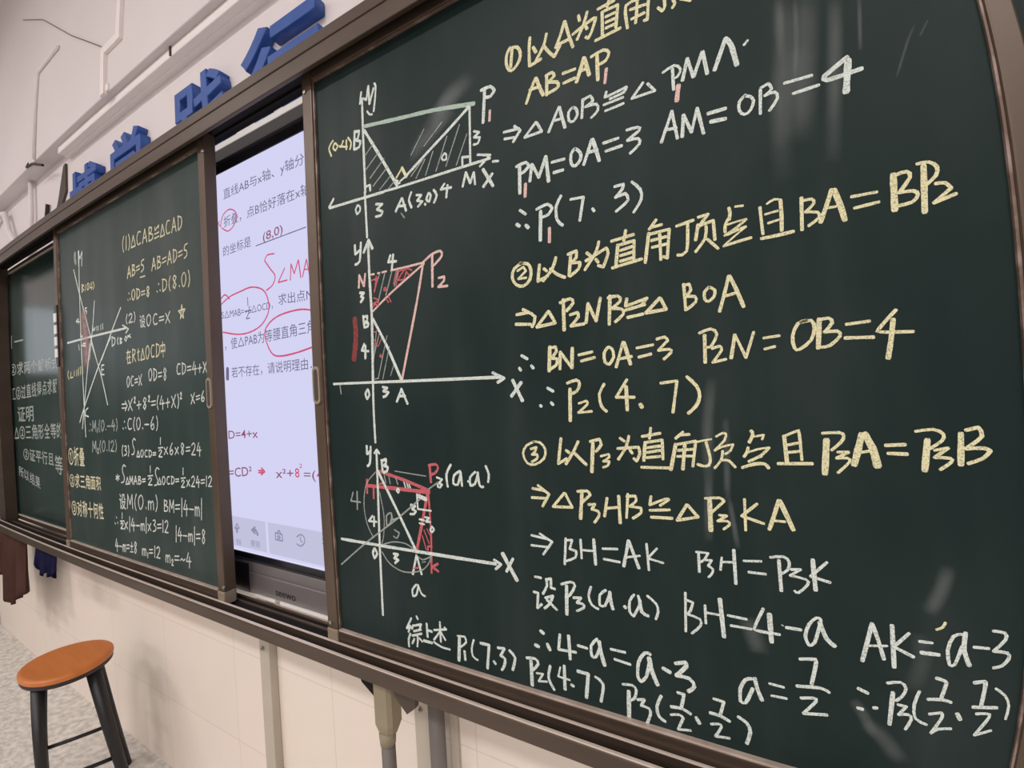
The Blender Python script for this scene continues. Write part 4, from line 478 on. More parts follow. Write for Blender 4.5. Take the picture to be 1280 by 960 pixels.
writing('chalk_lettering', '', -0.0004, 't|48|-16316 -3759 -16394 -3882 -16397 -3991 -16346 -4071;t|48|-16209 -3825 -16088 -3770 -15996 -3823 -16036 -3904 -16229 -4042 -15984 -4038;t|47|-15848 -3755 -15795 -3874 -15813 -3981 -15877 -4062;t|45|-14920 -3951 -15034 -4011 -15064 -4142 -15003 -4271 -14913 -4265 -14810 -4122 -14852 -3988 -14920 -3951;t|44|-14436 -4011 -14573 -3987 -14674 -4129 -14617 -4278 -14441 -4270;t|43|-14311 -4115 -14040 -4113;t|43|-14320 -4211 -14048 -4208;t|42|-13937 -4039 -13715 -4335;t|42|-13688 -4022 -13962 -4323;u|40|-13024 -3931 -13134 -4299 -12857 -4066 -13216 -4073 -12955 -4303 -13024 -3931', [('设', 't', -1.5524, -0.4254, -1.5169, -0.427, 0.0334, 0.012)], LS)
writing('chalk_lettering', '', -0.0004, 'u|47|-16064 -4868 -16104 -5264;u|47|-16065 -4880 -15894 -4925 -15953 -5044 -16068 -5066 -15895 -5261;u|46|-15696 -4903 -15716 -5218 -15652 -5237;u|46|-15761 -5002 -15627 -4981;u|46|-15409 -4919 -15553 -5255 -15315 -5231 -15409 -4919;u|45|-15090 -4857 -15188 -4936 -15218 -5093 -15172 -5240 -15096 -5227 -15004 -5050 -15034 -4895 -15090 -4857;u|44|-14683 -4891 -14798 -4873 -14889 -5049 -14846 -5223 -14698 -5201;u|44|-14538 -4850 -14574 -5238;u|43|-14568 -4858 -14400 -4907 -14370 -5042 -14439 -5178 -14574 -5238', [('在', 'u', -1.652, -0.5271, -1.6204, -0.5266, 0.0398, 0.012), ('中', 'u', -1.4315, -0.5234, -1.4045, -0.523, 0.0386, 0.012)], LS)
writing('chalk_lettering', '', -0.0004, 't|48|-16442 -5695 -16526 -5761 -16552 -5891 -16514 -6013 -16448 -6002 -16369 -5856 -16394 -5727 -16442 -5695;t|48|-16094 -5724 -16193 -5709 -16271 -5854 -16235 -5998 -16108 -5980;t|47|-16007 -5819 -15808 -5800;t|47|-16017 -5914 -15818 -5895;t|46|-15730 -5720 -15577 -6001;t|46|-15545 -5687 -15759 -6004;t|45|-14976 -5549 -15066 -5616 -15094 -5758 -15052 -5894 -14982 -5886 -14897 -5730 -14925 -5587 -14976 -5549;t|44|-14761 -5560 -14796 -5910;t|44|-14789 -5565 -14632 -5618 -14603 -5742 -14669 -5862 -14796 -5910;t|43|-14510 -5711 -14297 -5703;t|43|-14520 -5815 -14307 -5806;t|42|-14048 -5645 -14120 -5590 -14180 -5673 -14066 -5833 -14140 -5933 -14198 -5862 -14050 -5662;t|41|-13260 -5545 -13365 -5527 -13445 -5665 -13404 -5806 -13269 -5793;t|40|-13129 -5517 -13157 -5827;t|40|-13156 -5522 -13002 -5566 -12973 -5676 -13035 -5783 -13157 -5827;t|39|-12883 -5647 -12678 -5636;t|39|-12892 -5740 -12686 -5729;t|38|-12509 -5531 -12614 -5731 -12401 -5720;t|38|-12467 -5625 -12489 -5873;t|38|-12342 -5721 -12146 -5710;t|38|-12235 -5615 -12254 -5832;t|37|-12065 -5572 -11910 -5856;t|37|-11883 -5546 -12089 -5852', [], LS)
writing('chalk_lettering', '', -0.0004, 't|49|-16981 -6548 -16680 -6545;t|49|-16994 -6673 -16693 -6669;t|49|-16745 -6457 -16612 -6605 -16778 -6759;t|48|-16525 -6437 -16286 -6754;t|48|-16248 -6398 -16560 -6757;t|47|-16127 -6397 -16068 -6343 -16038 -6396 -16140 -6521 -16033 -6520;t|47|-15956 -6608 -15675 -6587;t|47|-15802 -6482 -15829 -6731;t|46|-15339 -6442 -15436 -6390 -15513 -6479 -15360 -6637 -15455 -6744 -15533 -6674 -15341 -6459;t|45|-15187 -6387 -15132 -6333 -15104 -6386 -15200 -6511 -15100 -6510;t|44|-15021 -6527 -14758 -6506;t|44|-15032 -6633 -14769 -6612;t|44|-14571 -6363 -14651 -6523 -14657 -6664 -14612 -6770;t|43|-14369 -6379 -14503 -6609 -14234 -6589;t|43|-14317 -6484 -14345 -6767;t|42|-14160 -6588 -13914 -6568;t|42|-14025 -6463 -14050 -6710;t|41|-13811 -6408 -13619 -6723;t|41|-13584 -6371 -13843 -6725;t|41|-13469 -6352 -13425 -6509 -13447 -6650 -13508 -6757;t|40|-13327 -6368 -13278 -6315 -13254 -6367 -13338 -6491 -13252 -6490;t|39|-12750 -6398 -12595 -6636;t|39|-12569 -6358 -12774 -6651;t|38|-12500 -6463 -12312 -6435;t|38|-12508 -6546 -12320 -6517;t|38|-12112 -6325 -12216 -6468 -12226 -6578 -12148 -6598 -12097 -6526 -12137 -6476 -12215 -6536', [], LS)
writing('chalk_lettering', '', -0.0004, 'v|57|-19536 -7158 -19512 -7193;v|57|-19646 -7377 -19622 -7413;v|56|-19476 -7354 -19452 -7390;v|56|-19296 -7062 -19357 -7422;v|56|-19296 -7062 -19206 -7310 -19074 -7058 -19083 -7414;v|55|-18940 -7303 -18959 -7463;v|55|-18714 -7033 -18799 -7193 -18807 -7334 -18761 -7438;v|54|-18488 -7046 -18594 -7118 -18627 -7259 -18577 -7390 -18494 -7377 -18395 -7218 -18427 -7079 -18488 -7046;v|53|-18281 -7336 -18259 -7370;v|53|-18151 -7246 -17899 -7239;v|52|-17678 -7029 -17811 -7253 -17548 -7229;v|51|-17628 -7130 -17659 -7402;v|51|-17436 -7008 -17392 -7158 -17415 -7293 -17479 -7396;t|49|-16868 -7087 -16841 -7123;t|50|-16983 -7303 -16957 -7339;t|49|-16798 -7284 -16772 -7319;t|48|-16370 -7027 -16517 -7011 -16628 -7174 -16571 -7336 -16384 -7316;t|48|-16132 -6969 -16222 -7134 -16229 -7279 -16177 -7387;t|47|-15884 -6984 -16000 -7058 -16033 -7204 -15977 -7342 -15886 -7330 -15780 -7165 -15817 -7019 -15884 -6984;t|46|-15654 -7292 -15630 -7328;t|46|-15514 -7199 -15240 -7196;t|45|-14936 -6971 -15089 -7157 -15104 -7306 -14991 -7342 -14915 -7248 -14974 -7175 -15088 -7250;t|44|-14740 -6949 -14692 -7116 -14716 -7265 -14785 -7378', [], LS)
writing('chalk_lettering', '', -0.0004, 'v|56|-19374 -7764 -19436 -8126;v|56|-19374 -7764 -19279 -8012 -19143 -7757 -19151 -8114;v|55|-19041 -8039 -18984 -7994 -18954 -8035 -19057 -8164 -18952 -8159;v|55|-18730 -7728 -18818 -7889 -18826 -8030 -18779 -8134;v|54|-18496 -7738 -18606 -7812 -18640 -7953 -18588 -8084 -18502 -8070 -18399 -7910 -18433 -7771 -18496 -7738;v|53|-18281 -8027 -18259 -8061;v|53|-18073 -7726 -18114 -8072;v|52|-17937 -7791 -17815 -7719 -17727 -7784 -17771 -7888 -17969 -8066 -17727 -8056;v|51|-17578 -7695 -17532 -7846 -17556 -7982 -17623 -8086;t|50|-17057 -7853 -17126 -7993 -17133 -8117 -17097 -8208;t|49|-16957 -7891 -16837 -7873 -16817 -7925 -16917 -8003 -16818 -8046 -16841 -8138 -16989 -8174;t|49|-16682 -7846 -16645 -7981 -16666 -8103 -16721 -8195;t|48|-16169 -7677 -16268 -7629 -16368 -7730 -16346 -7854 -16272 -7977 -16321 -8103 -16466 -8132;t|47|-16019 -8005 -16131 -8196 -15937 -8180 -16019 -8005;t|47|-15759 -7967 -15838 -8013 -15860 -8101 -15820 -8184 -15758 -8176 -15685 -8075 -15712 -7988 -15759 -7967;t|46|-15423 -7983 -15519 -7974 -15590 -8074 -15553 -8171 -15430 -8157;t|45|-15304 -7960 -15328 -8176;t|45|-15328 -7964 -15189 -7990 -15161 -8065 -15217 -8141 -15328 -8176;t|45|-15080 -8042 -14892 -8027;t|45|-15087 -8106 -14899 -8091;t|44|-14572 -7585 -14593 -7783;t|44|-14729 -7886 -14463 -7864;t|44|-14708 -7985 -14609 -7930 -14537 -7980 -14726 -8145 -14523 -8138;t|43|-14377 -7873 -14190 -8046;t|43|-14184 -7852 -14398 -8068;t|42|-13901 -7732 -14033 -7896 -14047 -8026 -13950 -8056 -13884 -7973 -13934 -7910 -14033 -7977;t|41|-13748 -7857 -13571 -8030;t|41|-13564 -7836 -13769 -8051;t|40|-13272 -7765 -13349 -7719 -13412 -7800 -13290 -7942 -13369 -8041 -13431 -7978 -13274 -7781;t|40|-13162 -7842 -12946 -7821;t|40|-13172 -7939 -12956 -7917;t|39|-12853 -7771 -12754 -7704 -12683 -7766 -12719 -7863 -12879 -8027 -12684 -8022;t|38|-12487 -7698 -12598 -7908 -12379 -7886;t|38|-12446 -7792 -12472 -8048', [], LS)
writing('chalk_lettering', '', -0.0004, 't|51|-17556 -8814 -17580 -9018;t|51|-17688 -8872 -17449 -8960;t|51|-17437 -8858 -17700 -8975;t|50|-16947 -8534 -17068 -8483 -17188 -8601 -17161 -8741 -17071 -8877 -17131 -9022 -17306 -9061;t|49|-16857 -8868 -16982 -9092 -16771 -9066 -16857 -8868;t|49|-16669 -8819 -16713 -9074;t|49|-16669 -8819 -16596 -8991 -16496 -8810 -16499 -9061;t|48|-16288 -8798 -16423 -9056;t|48|-16288 -8798 -16213 -9042;t|48|-16373 -8965 -16228 -8949;t|47|-16084 -8787 -16113 -9036;t|47|-16085 -8794 -15959 -8804 -15993 -8880 -16085 -8903 -15934 -8926 -15956 -9001 -16113 -9036;t|46|-15843 -8871 -15641 -8847;t|46|-15852 -8945 -15649 -8920;t|45|-15283 -8432 -15306 -8637;t|45|-15468 -8748 -15148 -8714;t|45|-15442 -8849 -15323 -8788 -15236 -8836 -15461 -9014 -15217 -8998;t|44|-14750 -8517 -14866 -8471 -14980 -8581 -14954 -8709 -14866 -8834 -14922 -8968 -15090 -9005;t|44|-14745 -8758 -14857 -8965 -14666 -8940 -14745 -8758;t|43|-14489 -8706 -14567 -8758 -14590 -8852 -14551 -8938 -14490 -8926 -14417 -8817 -14443 -8726 -14489 -8706;t|43|-14159 -8707 -14253 -8702 -14324 -8810 -14288 -8911 -14168 -8891;t|42|-14042 -8677 -14068 -8906;t|42|-14066 -8683 -13929 -8703 -13903 -8781 -13958 -8864 -14068 -8906;t|41|-13823 -8753 -13638 -8729;t|41|-13830 -8821 -13646 -8796;t|41|-13376 -8414 -13397 -8604;t|41|-13521 -8705 -13279 -8676;t|41|-13503 -8799 -13412 -8744 -13347 -8789 -13520 -8952 -13336 -8939;t|40|-13212 -8740 -13063 -8888;t|40|-13056 -8716 -13231 -8913;t|39|-12949 -8667 -12861 -8605 -12798 -8658 -12830 -8745 -12974 -8896 -12799 -8884;t|39|-12623 -8592 -12723 -8780 -12528 -8754;t|39|-12587 -8674 -12611 -8899;t|38|-12468 -8694 -12288 -8669;t|38|-12477 -8778 -12297 -8752;t|38|-12182 -8567 -12211 -8843;t|37|-12091 -8616 -12009 -8557 -11950 -8608 -11980 -8691 -12114 -8836 -11952 -8825', [], LS)
writing('chalk_lettering', '', -0.0004, 't|50|-16890 -9414 -16966 -9859;t|49|-16890 -9414 -16763 -9714 -16588 -9397 -16594 -9835;t|48|-16295 -9358 -16409 -9561 -16418 -9736 -16354 -9863;t|47|-15989 -9362 -16132 -9457 -16175 -9633 -16105 -9794 -15993 -9774 -15861 -9571 -15906 -9400 -15989 -9362;t|46|-15706 -9712 -15677 -9754;t|46|-15523 -9507 -15545 -9767;t|46|-15522 -9571 -15417 -9500 -15380 -9541 -15393 -9757;t|45|-15370 -9562 -15271 -9492 -15213 -9531 -15217 -9745;t|45|-15026 -9285 -14966 -9473 -14996 -9646 -15083 -9779;t|43|-14527 -9389 -14565 -9723;t|43|-14528 -9399 -14376 -9413 -14418 -9516 -14529 -9545 -14349 -9581 -14376 -9684 -14565 -9723;t|43|-14207 -9367 -14262 -9716;t|42|-14207 -9367 -14129 -9607 -14011 -9353 -14021 -9711;t|42|-13911 -9490 -13674 -9460;t|42|-13923 -9599 -13686 -9572;t|41|-13533 -9264 -13590 -9777;t|40|-13334 -9306 -13462 -9563 -13219 -9534;t|40|-13291 -9420 -13326 -9734;t|40|-13153 -9531 -12932 -9522;t|39|-12844 -9436 -12866 -9684;t|39|-12845 -9497 -12776 -9432 -12754 -9473 -12769 -9682;t|39|-12748 -9493 -12681 -9427 -12646 -9467 -12656 -9679;t|38|-12492 -9183 -12556 -9763', [('设', 't', -1.7528, -0.9895, -1.7064, -0.9865, 0.0445, 0.012)], LS)
writing('chalk_lettering', '', -0.0004, 't|52|-17817 -10223 -17787 -10252;t|52|-17942 -10426 -17912 -10455;t|52|-17738 -10388 -17709 -10417;t|51|-17364 -10043 -17387 -10227;t|51|-17528 -10328 -17251 -10294;t|51|-17507 -10418 -17403 -10363 -17328 -10405 -17525 -10565 -17314 -10549;t|50|-17223 -10334 -17026 -10518;t|50|-17015 -10300 -17249 -10554;t|49|-16833 -10106 -16893 -10597;t|49|-16620 -10144 -16756 -10388 -16494 -10350;t|49|-16572 -10248 -16607 -10538;t|48|-16423 -10344 -16185 -10325;t|47|-16092 -10247 -16111 -10462;t|47|-16092 -10300 -16019 -10241 -15994 -10275 -16006 -10454;t|47|-15987 -10292 -15917 -10233 -15878 -10266 -15884 -10444;t|46|-15717 -10023 -15774 -10506;t|46|-15623 -10210 -15449 -10391;t|46|-15438 -10178 -15648 -10425;t|45|-15291 -10072 -15165 -10044 -15144 -10103 -15251 -10199 -15147 -10244 -15173 -10352 -15329 -10399;t|44|-15034 -10164 -14816 -10130;t|44|-15046 -10271 -14828 -10236;t|44|-14686 -9997 -14727 -10351;t|43|-14577 -10059 -14478 -9982 -14408 -10046 -14446 -10154 -14610 -10341 -14414 -10326;t|42|-13931 -10072 -13985 -10543;t|41|-13741 -10109 -13863 -10345 -13630 -10313;t|41|-13699 -10212 -13731 -10496;t|41|-13566 -10309 -13354 -10296;t|40|-13271 -10218 -13290 -10438;t|40|-13272 -10273 -13205 -10214 -13183 -10249 -13197 -10433;t|40|-13178 -10267 -13115 -10208 -13080 -10242 -13088 -10427;t|39|-12934 -9992 -12991 -10497;t|39|-12865 -10191 -12662 -10158;t|39|-12878 -10304 -12675 -10273;t|38|-12422 -10065 -12489 -10013 -12549 -10113 -12446 -10278 -12520 -10398 -12573 -10324 -12424 -10084', [], LS)
writing('chalk_lettering', '', -0.0004, 't|52|-17880 -10950 -18003 -11200 -17779 -11166;t|52|-17843 -11059 -17881 -11359;t|51|-17718 -11162 -17514 -11149;t|51|-17433 -11071 -17455 -11292;t|51|-17434 -11126 -17370 -11067 -17349 -11102 -17365 -11286;t|50|-17344 -11120 -17282 -11061 -17249 -11096 -17260 -11279;t|50|-17161 -11054 -16963 -11023;t|50|-17175 -11164 -16976 -11132;t|49|-16898 -11055 -16703 -11025;t|49|-16786 -10923 -16815 -11158;t|49|-16920 -11237 -16726 -11213;t|48|-16470 -10922 -16534 -10873 -16593 -10965 -16494 -11119 -16566 -11230 -16617 -11162 -16472 -10940;t|47|-16080 -11015 -16099 -11226;t|47|-16080 -11067 -16006 -11010 -15981 -11044 -15993 -11219;t|47|-15975 -11061 -15904 -11004 -15865 -11037 -15871 -11210;t|46|-15747 -11099 -15766 -11255;t|46|-15639 -10989 -15411 -10958;t|46|-15651 -11093 -15423 -11061;t|45|-15275 -10832 -15315 -11173;t|45|-15160 -10893 -15056 -10820 -14983 -10883 -15022 -10986 -15192 -11165 -14987 -11152;t|44|-14624 -10999 -14642 -11213;t|43|-14623 -11052 -14544 -10993 -14516 -11027 -14527 -11207;t|43|-14508 -11045 -14432 -10986 -14389 -11019 -14394 -11199;t|43|-14296 -11121 -14244 -11075 -14218 -11117 -14310 -11249 -14217 -11244;t|42|-14110 -10964 -13863 -10930;t|42|-14123 -11074 -13876 -11041;t|41|-13789 -11035 -13693 -10974 -13640 -11026 -13545 -10964;t|40|-13336 -10762 -13467 -11015 -13218 -10980;t|40|-13291 -10872 -13326 -11176', [], LS)
writing('chalk_lettering', '', -0.0004, '', [('①', 'u', -2.1678, -0.8621, -2.1211, -0.8619, 0.0594, 0.012), ('折', 'u', -2.1151, -0.8619, -2.07, -0.8617, 0.0584, 0.012), ('叠', 'u', -2.0641, -0.8617, -2.0205, -0.8615, 0.0575, 0.012), ('②', 'u', -2.1675, -0.9456, -2.1226, -0.9445, 0.0447, 0.012), ('求', 'u', -2.1167, -0.9444, -2.0733, -0.9434, 0.044, 0.012), ('三', 'u', -2.0676, -0.9432, -2.0255, -0.9422, 0.0434, 0.012), ('角', 'u', -2.02, -0.9421, -1.9792, -0.9412, 0.0427, 0.012), ('面', 'u', -1.9739, -0.9411, -1.9344, -0.9401, 0.0421, 0.012), ('积', 'u', -1.9292, -0.94, -1.8908, -0.9391, 0.0415, 0.012), ('③', 'u', -2.1628, -1.0495, -2.1169, -1.0473, 0.0509, 0.012), ('对', 'u', -2.1109, -1.0471, -2.0665, -1.045, 0.0501, 0.012), ('称', 'u', -2.0607, -1.0447, -2.0178, -1.0427, 0.0493, 0.012), ('十', 'u', -2.0122, -1.0424, -1.9706, -1.0405, 0.0485, 0.012), ('何', 'u', -1.9652, -1.0402, -1.9249, -1.0383, 0.0478, 0.012), ('性', 'u', -1.9197, -1.0381, -1.8806, -1.0363, 0.0471, 0.012)], LS)
writing('chalk_lettering', '', 0.0546, 'v|92|-30519 -2909 -30589 -3489', [('一', 'v', -3.0118, -0.3502, -2.8749, -0.3541, 0.0564, 0.012)], FS)
writing('chalk_lettering', '', 0.0546, '', [('②', 'v', -3.0991, -0.4778, -2.9979, -0.479, 0.0538, 0.012), ('求', 'v', -2.985, -0.4792, -2.89, -0.4803, 0.0518, 0.012), ('两', 'v', -2.8778, -0.4805, -2.7885, -0.4815, 0.05, 0.012), ('个', 'v', -2.777, -0.4816, -2.6926, -0.4825, 0.0482, 0.012), ('解', 'v', -2.6818, -0.4827, -2.6019, -0.4835, 0.0465, 0.012), ('析', 'v', -2.5916, -0.4836, -2.5157, -0.4844, 0.045, 0.012), ('式', 'v', -2.506, -0.4845, -2.4338, -0.4852, 0.0435, 0.012)], FS)
writing('chalk_lettering', '', 0.0546, '', [('工', 'v', -3.1043, -0.5999, -3.028, -0.5981, 0.0585, 0.012), ('②', 'v', -3.0181, -0.5979, -2.9454, -0.5961, 0.0577, 0.012), ('过', 'v', -2.936, -0.5959, -2.8666, -0.5942, 0.057, 0.012), ('直', 'v', -2.8577, -0.594, -2.7913, -0.5923, 0.0563, 0.012), ('线', 'v', -2.7827, -0.5921, -2.7191, -0.5905, 0.0556, 0.012), ('得', 'v', -2.7109, -0.5903, -2.6499, -0.5888, 0.055, 0.012), ('点', 'v', -2.642, -0.5886, -2.5833, -0.5871, 0.0544, 0.012), ('求', 'v', -2.5757, -0.5869, -2.5193, -0.5854, 0.0539, 0.012), ('解', 'v', -2.512, -0.5853, -2.4576, -0.5838, 0.0533, 0.012)], FS)
writing('chalk_lettering', '', 0.0546, '', [('证', 'v', -3.0033, -0.7032, -2.8908, -0.7015, 0.0643, 0.012), ('明', 'v', -2.8764, -0.7013, -2.7716, -0.6997, 0.0624, 0.012)], FS)
writing('chalk_lettering', '', 0.0546, 'v|91|-30335 -7382 -30754 -7889 -30043 -7843 -30335 -7382', [('②', 'v', -2.9918, -0.7869, -2.9077, -0.7849, 0.0583, 0.012), ('三', 'v', -2.8968, -0.7847, -2.8171, -0.7828, 0.0579, 0.012), ('角', 'v', -2.8068, -0.7825, -2.731, -0.7808, 0.0575, 0.012), ('形', 'v', -2.7213, -0.7805, -2.6491, -0.7789, 0.0572, 0.012), ('全', 'v', -2.6398, -0.7786, -2.571, -0.777, 0.0569, 0.012), ('等', 'v', -2.5621, -0.7768, -2.4963, -0.7753, 0.0566, 0.012), ('的', 'v', -2.4878, -0.7751, -2.4248, -0.7737, 0.0563, 0.012)], FS)
writing('chalk_lettering', '', 0.0546, '', [('②', 'v', -2.9476, -0.8823, -2.8669, -0.8845, 0.0494, 0.012), ('证', 'v', -2.8565, -0.8848, -2.7798, -0.887, 0.0491, 0.012), ('平', 'v', -2.77, -0.8873, -2.697, -0.8894, 0.0487, 0.012), ('行', 'v', -2.6876, -0.8897, -2.6181, -0.8918, 0.0484, 0.012), ('且', 'v', -2.6091, -0.892, -2.5426, -0.894, 0.0481, 0.012), ('等', 'v', -2.5285, -0.9248, -2.4396, -0.926, 0.0676, 0.012)], FS)
writing('chalk_lettering', '', 0.0546, '', [('所', 'v', -3.0365, -0.9635, -2.9619, -0.9745, 0.0436, 0.012), ('以', 'v', -2.9523, -0.9759, -2.8811, -0.9864, 0.0447, 0.012), ('结', 'v', -2.8719, -0.9878, -2.804, -0.998, 0.0457, 0.012), ('果', 'v', -2.7952, -0.9993, -2.7301, -1.0091, 0.0466, 0.012)], FS)
writing('screen_text', '', 0.0761, '',
    [('直线AB与x轴、y轴分', 'ink', -1.2213, -0.0939, -0.8735, -0.097, 0.0261, 0.0)], SCR)
writing('screen_text', '', 0.0761, '',
    [('折叠，点B恰好落在x轴', 'ink', -1.225, -0.172, -0.8583, -0.1749, 0.026, 0.0)], SCR)
writing('screen_text', '', 0.0761, 'ink|28|-10788 -2571 -8759 -2543',
    [('的坐标是', 'ink', -1.2335, -0.2531, -1.1004, -0.2509, 0.0252, 0.0)], SCR)
writing('screen_text', '', 0.0761, 'ink|34|-11409 -4229 -11108 -4235;ink|34|-11255 -3877 -11244 -4105;ink|31|-11356 -4263 -11279 -4230 -11207 -4272 -11349 -4438 -11189 -4436',
    [('S△MAB=', 'ink', -1.2534, -0.4287, -1.1453, -0.4315, 0.0221, 0.0)], SCR)
writing('screen_text', '', 0.0761, '',
    [('S△OCD，', 'ink', -1.1228, -0.4308, -1.0168, -0.4314, 0.0209, 0.0)], SCR)
writing('screen_text', '', 0.0761, '',
    [('求出点M', 'ink', -0.993, -0.4246, -0.8602, -0.4304, 0.0245, 0.0)], SCR)
writing('screen_text', '', 0.0761, '',
    [('，使△PAB为等腰直角三角', 'ink', -1.2442, -0.5172, -0.8578, -0.5086, 0.0277, 0.0)], SCR)
writing('screen_text', '', 0.0761, 'ink|151|-12359 -5726 -12382 -5994',
    [('若不存在，请说明理由．', 'ink', -1.2171, -0.5963, -0.8739, -0.5951, 0.0256, 0.0)], SCR)
writing('screen_lettering', 'red pen letters', 0.0761, 'scrred|40|-10018 -2934 -10321 -2914 -10432 -3039 -10206 -3291 -10018 -3511 -10130 -3718 -10409 -3818;scrred|38|-9617 -3380 -9896 -3696 -9540 -3697;scrred|40|-9414 -3718 -9361 -3328;scrred|39|-9361 -3328 -9251 -3588 -9080 -3284 -9013 -3729;scrred|38|-8781 -3323 -8953 -3720;scrred|38|-8781 -3323 -8686 -3729;scrred|33|-8883 -3557 -8706 -3570;scrred|38|-8576 -3325 -8569 -3731',
    [], SCR)
writing('screen_circle', 'red pen circle', 0.0761, 'scrred|37|-8576 -3325 -8409 -3435 -8558 -3521 -8365 -3672 -8569 -3731;scrred|43|-12538 -3878 -12109 -3727 -11576 -3660 -11067 -3625 -10591 -3760 -10372 -4021 -10348 -4362 -10650 -4662 -11147 -4806 -11761 -4814 -12508 -4672',
    [], SCR)
writing('screen_circle', 'red pen circle', 0.0761, 'scrred|45|-12549 -3722 -12321 -3634 -12114 -3788',
    [], SCR)
writing('screen_circle', 'red pen circle', 0.0761, 'scrred|45|-8495 -4616 -8966 -4509 -9465 -4494 -9995 -4549 -10370 -4696 -10555 -4929 -10371 -5369 -10064 -5551 -9365 -5540 -8547 -5431;scrred|39|-12413 -1681 -12285 -1401 -11953 -1300 -11647 -1468 -11716 -1753 -12043 -1889 -12360 -1724',
    [], SCR)
writing('screen_arrow', 'red pen arrow', 0.0761, 'scrred|31|-12413 -1681 -12517 -1563 -12458 -1515;scrred|44|-11148 -8581 -10940 -8555;scrred|44|-11142 -8522 -10919 -8510;scrred|50|-10995 -8446 -10857 -8536 -11029 -8624',
    [], SCR)
writing('screen_lettering', 'red pen writing', 0.0761, '',
    [('8', 'scrred', -0.9601, -0.8606, -0.943, -0.8605, 0.026, 0.01)], SCR)
writing('screen_lettering', 'red pen writing', 0.0761, '',
    [('4', 'scrred', -0.8785, -0.8605, -0.8585, -0.8611, 0.025, 0.01)], SCR)
writing('screen_lettering', 'red pen writing', 0.0761, '',
    [('²', 'scrred', -0.9416, -0.8466, -0.9308, -0.846, 0.0238, 0.0)], SCR)
writing('screen_lettering', 'maroon pen working', 0.0761, '',
    [('(8,0)', 'maroon', -1.0471, -0.2515, -0.9648, -0.248, 0.0256, 0.004)], SCR)
writing('screen_lettering', 'maroon pen working', 0.0761, '',
    [('D=4+x', 'maroon', -1.2482, -0.7692, -1.1077, -0.7643, 0.0263, 0.004)], SCR)
writing('screen_lettering', 'maroon pen working', 0.0761, '',
    [('=CD²', 'maroon', -1.2551, -0.8783, -1.1453, -0.8674, 0.029, 0.004)], SCR)
writing('screen_lettering', 'maroon pen working', 0.0761, '',
    [('x²+', 'maroon', -1.039, -0.8674, -0.9666, -0.863, 0.0266, 0.004)], SCR)
writing('screen_lettering', 'maroon pen working', 0.0761, '',
    [('=(', 'maroon', -0.9263, -0.8625, -0.8815, -0.8606, 0.0234, 0.004)], SCR)
m = MB(); m.box(-1.2818, -1.0995, 0.0764, 0.0780, ZF+-1.0705, ZF+-0.9881); m.build('screen_toolbar', M['bar'], SCR); m = MB(); m.box(-1.0879, -0.7217, 0.0764, 0.0780, ZF+-1.0705, ZF+-0.9881); m.build('screen_toolbar', M['bar'], SCR)
writing('toolbar_icon_print', '', 0.0761, 'icon|42|-12301 -10076 -12426 -10220 -12206 -10194 -12301 -10076;icon|90|-12316 -10207 -12327 -10312',
    [('撤销', 'icon', -1.2393, -1.0664, -1.2158, -1.0666, 0.016, 0.0)], SCR)
writing('toolbar_icon_print', '', 0.0761, 'icon|63|-11609 -10173 -11446 -10079;icon|91|-11565 -10158 -11421 -10161 -11349 -10267;icon|63|-11609 -10173 -11464 -10246',
    [('撤销', 'icon', -1.1695, -1.0613, -1.1272, -1.0608, 0.0166, 0.0)], SCR)
writing('toolbar_icon_print', '', 0.0761, 'icon|43|-10559 -10118 -10275 -10131 -10270 -10297 -10562 -10297 -10559 -10118;icon|43|-10475 -10204 -10396 -10184 -10362 -10228 -10442 -10262 -10475 -10204;icon|43|-10463 -10092 -10395 -10036 -10340 -10096',
    [], SCR)
writing('toolbar_icon_print', '', 0.0761, 'icon|38|-9682 -10116 -9531 -10036 -9395 -10088 -9395 -10225 -9561 -10331 -9700 -10290;icon|35|-9538 -10106 -9547 -10190 -9479 -10213',
    [], SCR)
writing('toolbar_icon_print', '', 0.0761, 'icon|35|-8713 -10043 -8594 -10160;icon|35|-8724 -10156 -8583 -10048',
    [], SCR)
writing('screen_line', 'thin white line along the screen bottom', 0.0761, 'scrw|27|-12490 -10802 -8591 -10779',
    [], SCR)
writing('logo_lettering', 'dark logo lettering', 0.0694, '', [('seewo', 'logo', -1.0602, -1.1742, -0.9792, -1.1742, 0.0222, 0.008)], CH)

# ------------------------------------------------------------------ raised blue letters on the wall
def sign(ch, label, xa, xb, zt, ht, off=0.016):
    cu = bpy.data.curves.new('sign_letter', 'FONT'); cu.body = ch; cu.offset = off; cu.extrude = 0.045; cu.bevel_depth = 0.008; cu.bevel_resolution = 1; cu.resolution_u = 4
    o = bpy.data.objects.new('g', cu); C.objects.link(o)
    dg = bpy.context.evaluated_depsgraph_get(); dg.update()
    me = bpy.data.meshes.new_from_object(o.evaluated_get(dg)); bpy.data.objects.remove(o); bpy.data.curves.remove(cu)
    xs = [v.co.x for v in me.vertices]; ys = [v.co.y for v in me.vertices]; zs = [v.co.z for v in me.vertices]
    for v in me.vertices:
        u = (v.co.x-min(xs))/(max(xs)-min(xs)); w = (v.co.y-min(ys))/(max(ys)-min(ys)); d = (v.co.z-min(zs))/(max(zs)-min(zs))
        v.co = Vector((xa+(xb-xa)*u, WY-0.001-0.032*d, zt-ht+ht*w))
    me.name = 'sign_letter'; me.materials.clear(); me.materials.append(M['blue'])
    o = bpy.data.objects.new('sign_letter', me); C.objects.link(o)
    tag(o, label, 'letter', 'raised blue letters above the blackboard'); return o
sign('博', 'raised blue letter farthest to the left above the board, nearest the broken trunking', -2.47, -2.19, ZF+0.352, 0.26, 0.010)
